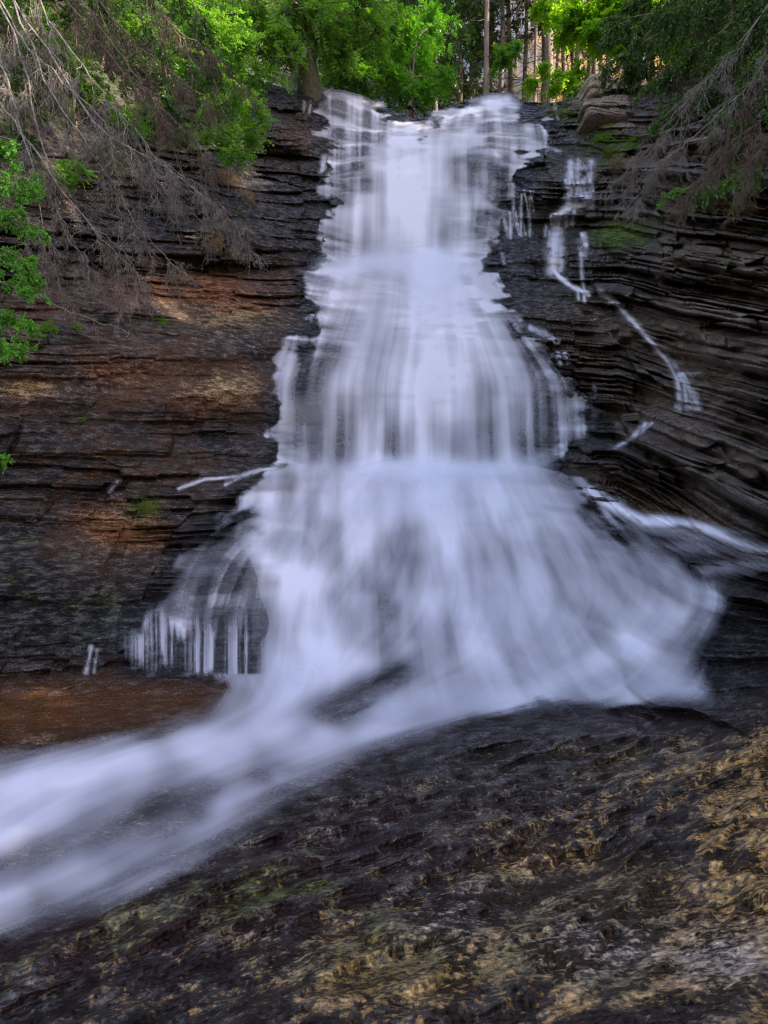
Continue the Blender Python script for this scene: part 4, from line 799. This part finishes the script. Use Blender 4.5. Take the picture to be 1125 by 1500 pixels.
def dead(name, parent, ctrl, seed, mat, n1=22, n2=9, n3=4, l1=(.3, .95), l2=(.10, .34), l3=(.04, .14), droop=.45, r0=.014, origin=None, spread=.55, t0=.12):
    g = np.random.default_rng(seed); o = np.array(origin)
    P = (path(ctrl, 22)-o); P[1:-1] += g.normal(size=(20, 3))*.018; P = P[None]
    c1 = children(P, n1, l1[0], l1[1], 8, spread, droop, g, t0, .9); c1[:, 2:-1] += g.normal(size=(len(c1), 5, 3))*.016
    c2 = children(c1, n2, l2[0], l2[1], 5, .6, droop*.8, g, .15, .8); c3 = children(c2, n3, l3[0], l3[1], 3, .8, .3, g, .2, .7)
    q = [tubes(P, taper(1, 22, r0, r0*.25), 6), tubes(c1, taper(len(c1), 8, r0*.36, .0026), 4), tubes(c2, taper(len(c2), 5, .0034, .0018), 3), tubes(c3, taper(len(c3), 3, .0024, .0013), 3)]
    v, f = join(q); return mesh_obj(name, v, f, mat, parent)

# left: dead lower boughs of a spruce rooted beside the frame
lb = A(-190, 360, 8.2)
ls = empty('dead_spruce', lb, 'grey dead spruce leaning in from the left edge with a tangle of bare drooping boughs', 'tree')
tr_ctrl = [lb+Vector((0, .2, -.6)), A(-120, 100, 8.1), A(-40, -150, 8.0), A(60, -480, 8.2), A(120, -900, 8.6)]
v, f = tubes((path(tr_ctrl, 14)-np.array(lb))[None], taper(1, 14, .17, .05), 9); mesh_obj('trunk', v, f, M_BARK, ls)
LB = [([A(-60,-90,8.0),A(10,20,7.7),A(40,70,7.5),A(100,130,7.4),A(170,190,7.5),A(240,290,7.7),A(335,350,8.0)],18,1.),
 ([A(-20,-190,8.0),A(60,10,7.7),A(130,110,7.5),A(175,170,7.5),A(240,240,7.7),A(340,325,8.1)],20,1.1),
 ([A(10,-300,8.0),A(140,0,8.2),A(200,70,8.3),A(260,110,8.6),A(330,170,8.9)],20,1.),
 ([A(-60,-90,8.0),A(20,30,7.6),A(45,150,7.3),A(70,240,7.2),A(90,330,7.2),A(130,400,7.3),(A(200,432,7.5))],13,.8),
 ([A(-90,20,8.1),A(0,150,7.4),A(60,240,7.1),A(150,350,7.1),A(205,405,7.3)],14,.85),
 ([A(-80,-10,8.0),A(0,60,7.3),A(25,170,7.0),A(60,290,6.9),A(75,400,7.0)],12,.75),
 ([A(-40,-140,8.0),A(40,50,7.5),A(80,150,7.3),A(150,240,7.4),A(200,330,7.6),(A(250,385,7.8))],16,.9),
 ([A(-20,-190,8.0),A(90,-10,7.9),A(190,120,8.1),A(260,180,8.3),A(320,250,8.6)],18,1.),
 ([A(30,-380,8.1),A(180,-60,8.4),A(240,30,8.6),A(310,80,8.9),A(350,120,9.2)],18,1.),
 ([A(-100,60,8.1),A(-20,200,7.4),A(30,300,7.2),A(60,360,7.2),A(100,440,7.3)],10,.6),
 ([A(-60,-90,8.0),A(50,40,7.6),A(150,200,7.3),A(230,240,7.4),A(330,310,7.7),A(350,350,7.9)],26,.9),
 ([A(0,-260,8.0),A(110,-20,7.9),A(160,60,7.9),A(230,150,8.0),A(270,260,8.2)],16,.9)]
for i_, (c, n, lm) in enumerate(LB):
    dead('branch', ls, c, 100+i_, M_DEADB if i_ in (2, 7, 8, 11) else M_DEAD, int(n*1.7), 11, 5, (.22*lm, .80*lm), (.08, .34), (.03, .13), .6, .015, origin=lb, spread=.75)
for i_, (c, n) in enumerate([([A(40,-420,8.2),A(120,-60,8.9),A(150,30,9.),A(190,110,9.2)],20),([A(-10,-230,8.),A(30,-30,8.6),A(60,60,8.7),A(90,130,8.8)],20),([A(60,-480,8.2),A(240,-80,9.6),A(290,20,10.),A(320,110,10.4)],22),([A(-60,-60,8.),A(-10,60,8.4),A(20,130,8.5),A(40,210,8.5)],18),([A(60,-480,8.2),A(200,-60,9.),A(235,60,9.2),A(250,150,9.4)],20)]):
    bough('bough', ls, c, 150+i_, M_NEED, int(n*1.3), 12, (.3, .95), (.12, .30), .8, 18, .048, .011, .016, origin=lb)
st = A(15,418,7.0)
sk = dead('dead_stick', None, [A(-40,395,7.1), A(20,420,6.9), A(70,442,6.9), A(125,466,7.0), A(186,486,7.2)], 140, M_DEAD, 5, 3, 2, (.08, .3), (.04, .12), (.02, .05), .4, .015, origin=st)
sk.location = st; tag(sk, 'pale bare stick jutting from the left edge over the brown rock', 'stick')
# left edge: young living spruce in the foreground
yb = A(-130, 700, 6.4)
ys = empty('young_spruce', yb, 'bright green young spruce reaching in at the left edge of the rock', 'tree')
v, f = tubes((path([yb+Vector((0, .1, -.5)), A(-110,400,6.3), A(-90,60,6.3)], 10)-np.array(yb))[None], taper(1, 10, .07, .03), 8); mesh_obj('trunk', v, f, M_BARK, ys)
for i_, c in enumerate([[A(-100,150,6.3),A(-40,190,6.1),A(20,205,6.0)],[A(-100,200,6.3),A(-30,250,6.1),A(50,262,6.0)],[A(-100,240,6.3),A(-30,300,6.0),A(66,335,5.95)],[A(-100,280,6.3),A(-30,350,6.0),A(48,385,5.95)],[A(-105,320,6.3),A(-40,400,6.0),A(35,425,6.0)],[A(-108,420,6.3),A(-50,470,6.1),A(10,505,6.0)],[A(-105,380,6.3),A(-40,430,6.1),A(30,470,6.05)],[A(-112,560,6.3),A(-60,640,6.0),A(-4,665,5.9)]]):
    bough('bough', ys, c, 160+i_, M_NEEDB, 18, 11, (.14, .42), (.07, .18), .4, 18, .032, .0075, .010, origin=yb)
# right: spruce whose long boughs droop in from the upper right
rb = Vector((7.6, 8.6, ground_z(7.6, 8.6)-.2))
rs = empty('drooping_spruce', rb, 'big spruce at the upper right with long shaggy boughs and grey twigs hanging down', 'tree')
v, f = tubes((path([rb+Vector((0, 0, -.4)), rb+Vector((.1, 0, 3)), rb+Vector((.1, .1, 8)), rb+Vector((.1, .1, 15))], 14)-np.array(rb))[None], taper(1, 14, .24, .06), 10); mesh_obj('trunk', v, f, M_BARK, rs)
T_ = lambda h: rb+Vector((.08, 0, h))
RB = [([T_(6.5),A(1130,-80,9.8),A(1010,20,10.5),A(930,70,11)],26,M_NEED,0),([T_(5.6),A(1120,-60,9.4),A(1000,10,9.9),A(900,30,10.4)],24,M_NEED,0),([T_(5.),A(1150,-20,9.2),A(1060,90,9.5),A(985,160,10)],22,M_NEED,0),
 ([T_(6.5),A(1100,-120,10.5),A(1020,-20,11),A(950,30,11.5),A(920,110,11.8)],22,M_NEED,0),([T_(4.2),A(1140,90,9.0),A(1080,180,9.2),A(1040,250,9.4)],20,M_NEED,0),([T_(5.8),A(1110,0,9.5),A(1040,60,9.9),A(960,120,10.4)],22,M_NEED,0),([T_(5.2),A(1140,40,9.1),A(1100,110,9.3),A(1060,170,9.4)],22,M_NEED,0),([T_(6.8),A(1080,-80,10.4),A(1000,-10,11),A(940,60,11.4),A(890,95,11.6)],20,M_NEED,0),([T_(7.),A(1060,-100,10.4),A(960,-30,11),A(910,20,11.5)],22,M_NEED,0),([T_(3.6),A(1150,180,8.9),A(1080,260,9.),A(1010,275,9.3)],12,M_NEEDB,0),
 ([T_(5.4),A(1130,20,9.2),A(1040,110,9.3),A(980,190,9.6),A(905,262,10.1)],26,M_DEAD,1),([T_(4.6),A(1130,90,9.0),A(1050,170,9.1),A(985,225,9.3),A(925,300,9.7)],26,M_DEAD,1),([T_(4.),A(1140,150,8.9),A(1080,210,9.),A(1030,260,9.1),A(1000,290,9.2)],22,M_DEADB,1),([T_(6.),A(1125,-30,9.6),A(1060,60,9.9),A(1000,110,10.2),A(950,190,10.6)],24,M_DEADB,1),
 ([T_(5.),A(1150,50,9.),A(1100,120,9.),A(1060,200,9.1),A(1045,270,9.2)],22,M_DEADB,1),([T_(6.6),A(1100,-60,10.2),A(1040,30,10.6),A(990,80,10.9),A(940,140,11.2)],22,M_DEADB,1),([T_(4.),A(1160,170,8.8),A(1110,220,8.8),A(1090,270,8.9)],18,M_DEADB,1)]
for i_, (c, n, m_, kd) in enumerate(RB):
    if kd: dead('branch', rs, c, 180+i_, m_, int(n*1.6), 10, 5, (.25, .9), (.10, .36), (.04, .14), .65, .011, origin=rb, spread=.75)
    else: bough('bough', rs, c, 180+i_, m_, int(n*1.5), 13, (.3, .95), (.12, .30), .75, 18, .050, .012, .016, origin=rb)

# ---- small plants
def fern(px, py, r_, n, lab, mat=None, seed=0, L=.03):
    g = np.random.default_rng(seed); p = tp(px, py, .02); root = empty('fern', p, lab, 'fern', 'ferns and seedlings on the rock')
    a = g.random(n)*6.283; el = .2+.8*g.random(n)
    d = unit(np.stack([np.cos(a), np.sin(a)-.6, el], 1)); lv = fronds(np.zeros((n, 3))+g.normal(size=(n, 3))*r_*.25, d, g, 17, L, L*.22, r_, .9)
    ribs = np.stack([d*0, d*r_*.5-np.array([0, 0, .2*r_]), d*r_-np.array([0, 0, .9*r_])], 1)
    mesh_obj('fronds', lv[0], lv[1], mat or M_FERN, root, False)
    return root
for i_, (px, py, r_, n, lab) in enumerate([(240,474,.16,22,'small fern clump in the middle of the rusty left slab'),(352,306,.16,12,'little fern on the ledge right of the dead branches'),(72,482,.24,34,'fern clump hanging at the left end of the brown slab'),(115,478,.16,16,'fern beside the bare stick on the left slab'),
  (255,405,.09,9,'tiny seedling on a dark left ledge under the twigs'),(272,410,.08,8,'tinier seedling just right of its twin on the left ledge'),(315,395,.08,8,'seedling under the straw tuft on the left ledge'),(120,615,.07,6,'tiny green sprig low on the dark left wall'),(880,205,.35,30,'fern clump under the pale slabs at the right'),(925,212,.35,26,'fern clump right of the pale slabs'),
  (820,270,.2,0,'x'),(1030,268,.30,30,'fern on the right ledge beneath the drooping boughs'),(1005,262,.2,16,'small fern left of the ledge fern on the right wall'),(1072,388,.12,9,'upright seedling in the dark crack of the right wall'),(1105,335,.18,14,'moss green fern on the far right ledge'),(968,325,.12,10,'seedling in the corner of the right ledges'),(1040,300,.16,14,'fern below the ledge fern on the right wall')]):
    if n: fern(px, py, r_, n, lab, seed=300+i_, L=.03 if r_ < .2 else .045)
def tuft(px, py, r_, n, lab, mat, seed, w=.004):
    g = np.random.default_rng(seed); p = tp(px, py, .03)
    s0 = g.normal(size=(n, 3))*r_*.35; d = unit(np.stack([g.normal(size=n)*.6, -np.abs(g.normal(size=n))*.6, .7+.3*g.random(n)], 1)); L = r_*(.6+.8*g.random(n))[:, None]
    s = np.linspace(0, 1, 5)
    P = s0[:, None]+L[..., None]*(d[:, None]*s[None, :, None]-np.array([0, 0, 1.5])*(s**2)[None, :, None])
    v, f = tubes(P, taper(n, 5, w, w*.2), 3); o = mesh_obj('grass_tuft', v, f, mat); o.location = p
    return tag(o, lab, 'grass tuft', 'grass tufts on the ledges')
for i_, (px, py, r_, n, lab, m_) in enumerate([(335,262,.34,260,'straw coloured tuft hanging off the left ledge near the lip side',M_STRAW),(365,290,.28,160,'smaller straw tuft right of the big one on the left ledge',M_STRAW),(318,355,.30,200,'dry tuft drooping over the dark left overhang',M_STRAW),(345,372,.22,100,'brown dry tuft at the end of the dead boughs',M_STRAW),
  (215,742,.16,160,'mossy green tuft on the lower left rock',M_MOSS),(880,155,.35,200,'green grass on top of the pale boulder at the right',M_MOSS),(880,178,.3,140,'grass between the pale slabs at the right',M_MOSS),(440,120,.5,300,'thick moss cushion at the foot of the leaning leafy tree',M_MOSS),(905,240,.3,160,'reddish dry tuft on the right ledge under the twigs',M_STRAW),(890,222,.25,150,'yellow green moss pad on the right ledge',M_MOSS),(1095,170,.3,130,'grass hanging on the right wall behind twigs',M_MOSS),(815,165,.3,160,'moss pad on the dark ledge right of the lip',M_MOSS)]):
    tuft(px, py, r_, n, lab, m_, 330+i_)

# ---- loose slabs and boulders
def boulder(px, py, w_, d_, h_, lab, col, seed, rot=0, tilt=0, back=.0):
    bpy.ops.mesh.primitive_cube_add(size=1); o = bpy.context.object; bpy.ops.object.mode_set(mode='OBJECT')
    me = o.data
    import bmesh
    bm = bmesh.new(); bm.from_mesh(me); bmesh.ops.subdivide_edges(bm, edges=bm.edges, cuts=28, use_grid_fill=True)
    co = np.array([v.co[:] for v in bm.verts])
    q = np.abs(co*2); nrm4 = (q**11).sum(1)**(1/11.); co = co/nrm4[:, None]
    P = co*np.array([w_, d_, h_]); s = seed*3.7
    k = .16*(fbm(P[:, 0]*1.1+s, P[:, 1]*1.1, P[:, 2]*2.2, 3, seed)-.5)*2+.09*layers(P[:, 0]+s, P[:, 1], P[:, 2]+.1*P[:, 0], h_*.33, w_*.45, seed)+.03*(fbm(P[:, 0]*7, P[:, 1]*7, P[:, 2]*12, 3, seed+4)-.5)
    P = P+unit(co)*(k*min(w_, d_, h_*2))[:, None]
    for v_, p in zip(bm.verts, P): v_.co = p
    bm.to_mesh(me); bm.free(); me.materials.append(ROCK)
    me.polygons.foreach_set('use_smooth', np.ones(len(me.polygons), bool))
    nn_ = fbm(P[:, 0]*3, P[:, 1]*3, P[:, 2]*5, 4, seed+9)
    c = np.array(col)*(.55+.9*nn_)[:, None]; c = c*(1-sstep(.55, .65, nn_)[:, None]*.6)+np.array([.07, .08, .03])*sstep(.55, .65, nn_)[:, None]*.6
    attr(o, 'tone', c, 'FLOAT_COLOR'); attr(o, 'dry', np.full(len(P), .8)); attr(o, 'mineral_sun', c*0+np.array([.05, .07, .015]), 'FLOAT_COLOR'); attr(o, 'amount', np.full(len(P), .35)); attr(o, 'lying', np.zeros(len(P)))
    o.name = 'boulder'; o.location = tp(px, py, back); o.rotation_euler = (math.radians(tilt), 0, math.radians(rot)); me.name = 'boulder'
    return tag(o, lab, 'boulder', 'loose blocks on the right side')
boulder(885,150,1.55,1.4,.55,'rounded pale tan boulder topped with grass, uppermost of the right stack',(.30,.23,.18),401,8,-3,-.4)
boulder(888,172,1.7,1.4,.26,'pale flat slab right beneath the rounded tan boulder',(.26,.21,.18),402,-5,-4,-.35)
boulder(892,190,1.9,1.4,.24,'lowest pinkish flat slab of the pale right stack',(.24,.18,.15),403,6,-5,-.35)
boulder(1004,392,1.0,1.0,.30,'brown block resting on the edge of the right crack',(.10,.068,.05),404,-14,8,-.25)
boulder(935,612,.5,.5,.18,'small mossy rounded stone on the right shelf beside the falls',(.08,.07,.045),407,15,5,-.1)
# ------------------------------------------------------------------ camera, light
cam = bpy.data.objects.new('camera', bpy.data.cameras.new('camera')); COL.objects.link(cam)
cam.location = (0, 0, CZ); cam.rotation_euler = (math.radians(90), 0, 0)
cam.data.sensor_fit = 'VERTICAL'; cam.data.sensor_height = 24; cam.data.lens = 24*F/1500
cam.data.clip_start = .05; cam.data.clip_end = 500
S.camera = cam
SUN_AZ, SUN_EL = 108., 36.      # degrees clockwise from the view direction, and above the horizon
w = bpy.data.worlds.new('World'); S.world = w; w.use_nodes = True
nt = w.node_tree; bg = nt.nodes['Background']; sky = nt.nodes.new('ShaderNodeTexSky'); sky.sky_type = 'NISHITA'
sky.sun_disc = False; sky.sun_elevation = math.radians(SUN_EL); sky.sun_rotation = math.radians(SUN_AZ)
tn = nt.nodes.new('ShaderNodeMix'); tn.data_type = 'RGBA'; tn.blend_type = 'MULTIPLY'; tn.inputs['Factor'].default_value = 1; tn.inputs['B'].default_value = (1.15, .93, .845, 1)
nt.links.new(sky.outputs[0], tn.inputs['A']); nt.links.new(tn.outputs['Result'], bg.inputs[0]); bg.inputs[1].default_value = .14
sd = bpy.data.lights.new('sun', 'SUN'); sd.energy = 2.6; sd.angle = math.radians(.53); sd.color = (1, .90, .74)
so = bpy.data.objects.new('sun', sd); COL.objects.link(so)
a, e = math.radians(SUN_AZ), math.radians(SUN_EL)
dirv = Vector((math.sin(a)*math.cos(e), math.cos(a)*math.cos(e), math.sin(e)))
so.rotation_euler = dirv.to_track_quat('Z', 'Y').to_euler(); so.location = (20, 10, 40)
S.view_settings.view_transform = 'Standard'; S.view_settings.look = 'None'; S.view_settings.gamma = 1
S.view_settings.exposure = 2.6
S.render.engine = 'CYCLES'
S.render.filter_size = 1.1; S.cycles.pixel_filter_type = 'BLACKMAN_HARRIS'; S.cycles.filter_width = 1.15
S.cycles.adaptive_threshold = .004; S.cycles.transparent_max_bounces = 24; S.cycles.max_bounces = 7; S.cycles.diffuse_bounces = 4
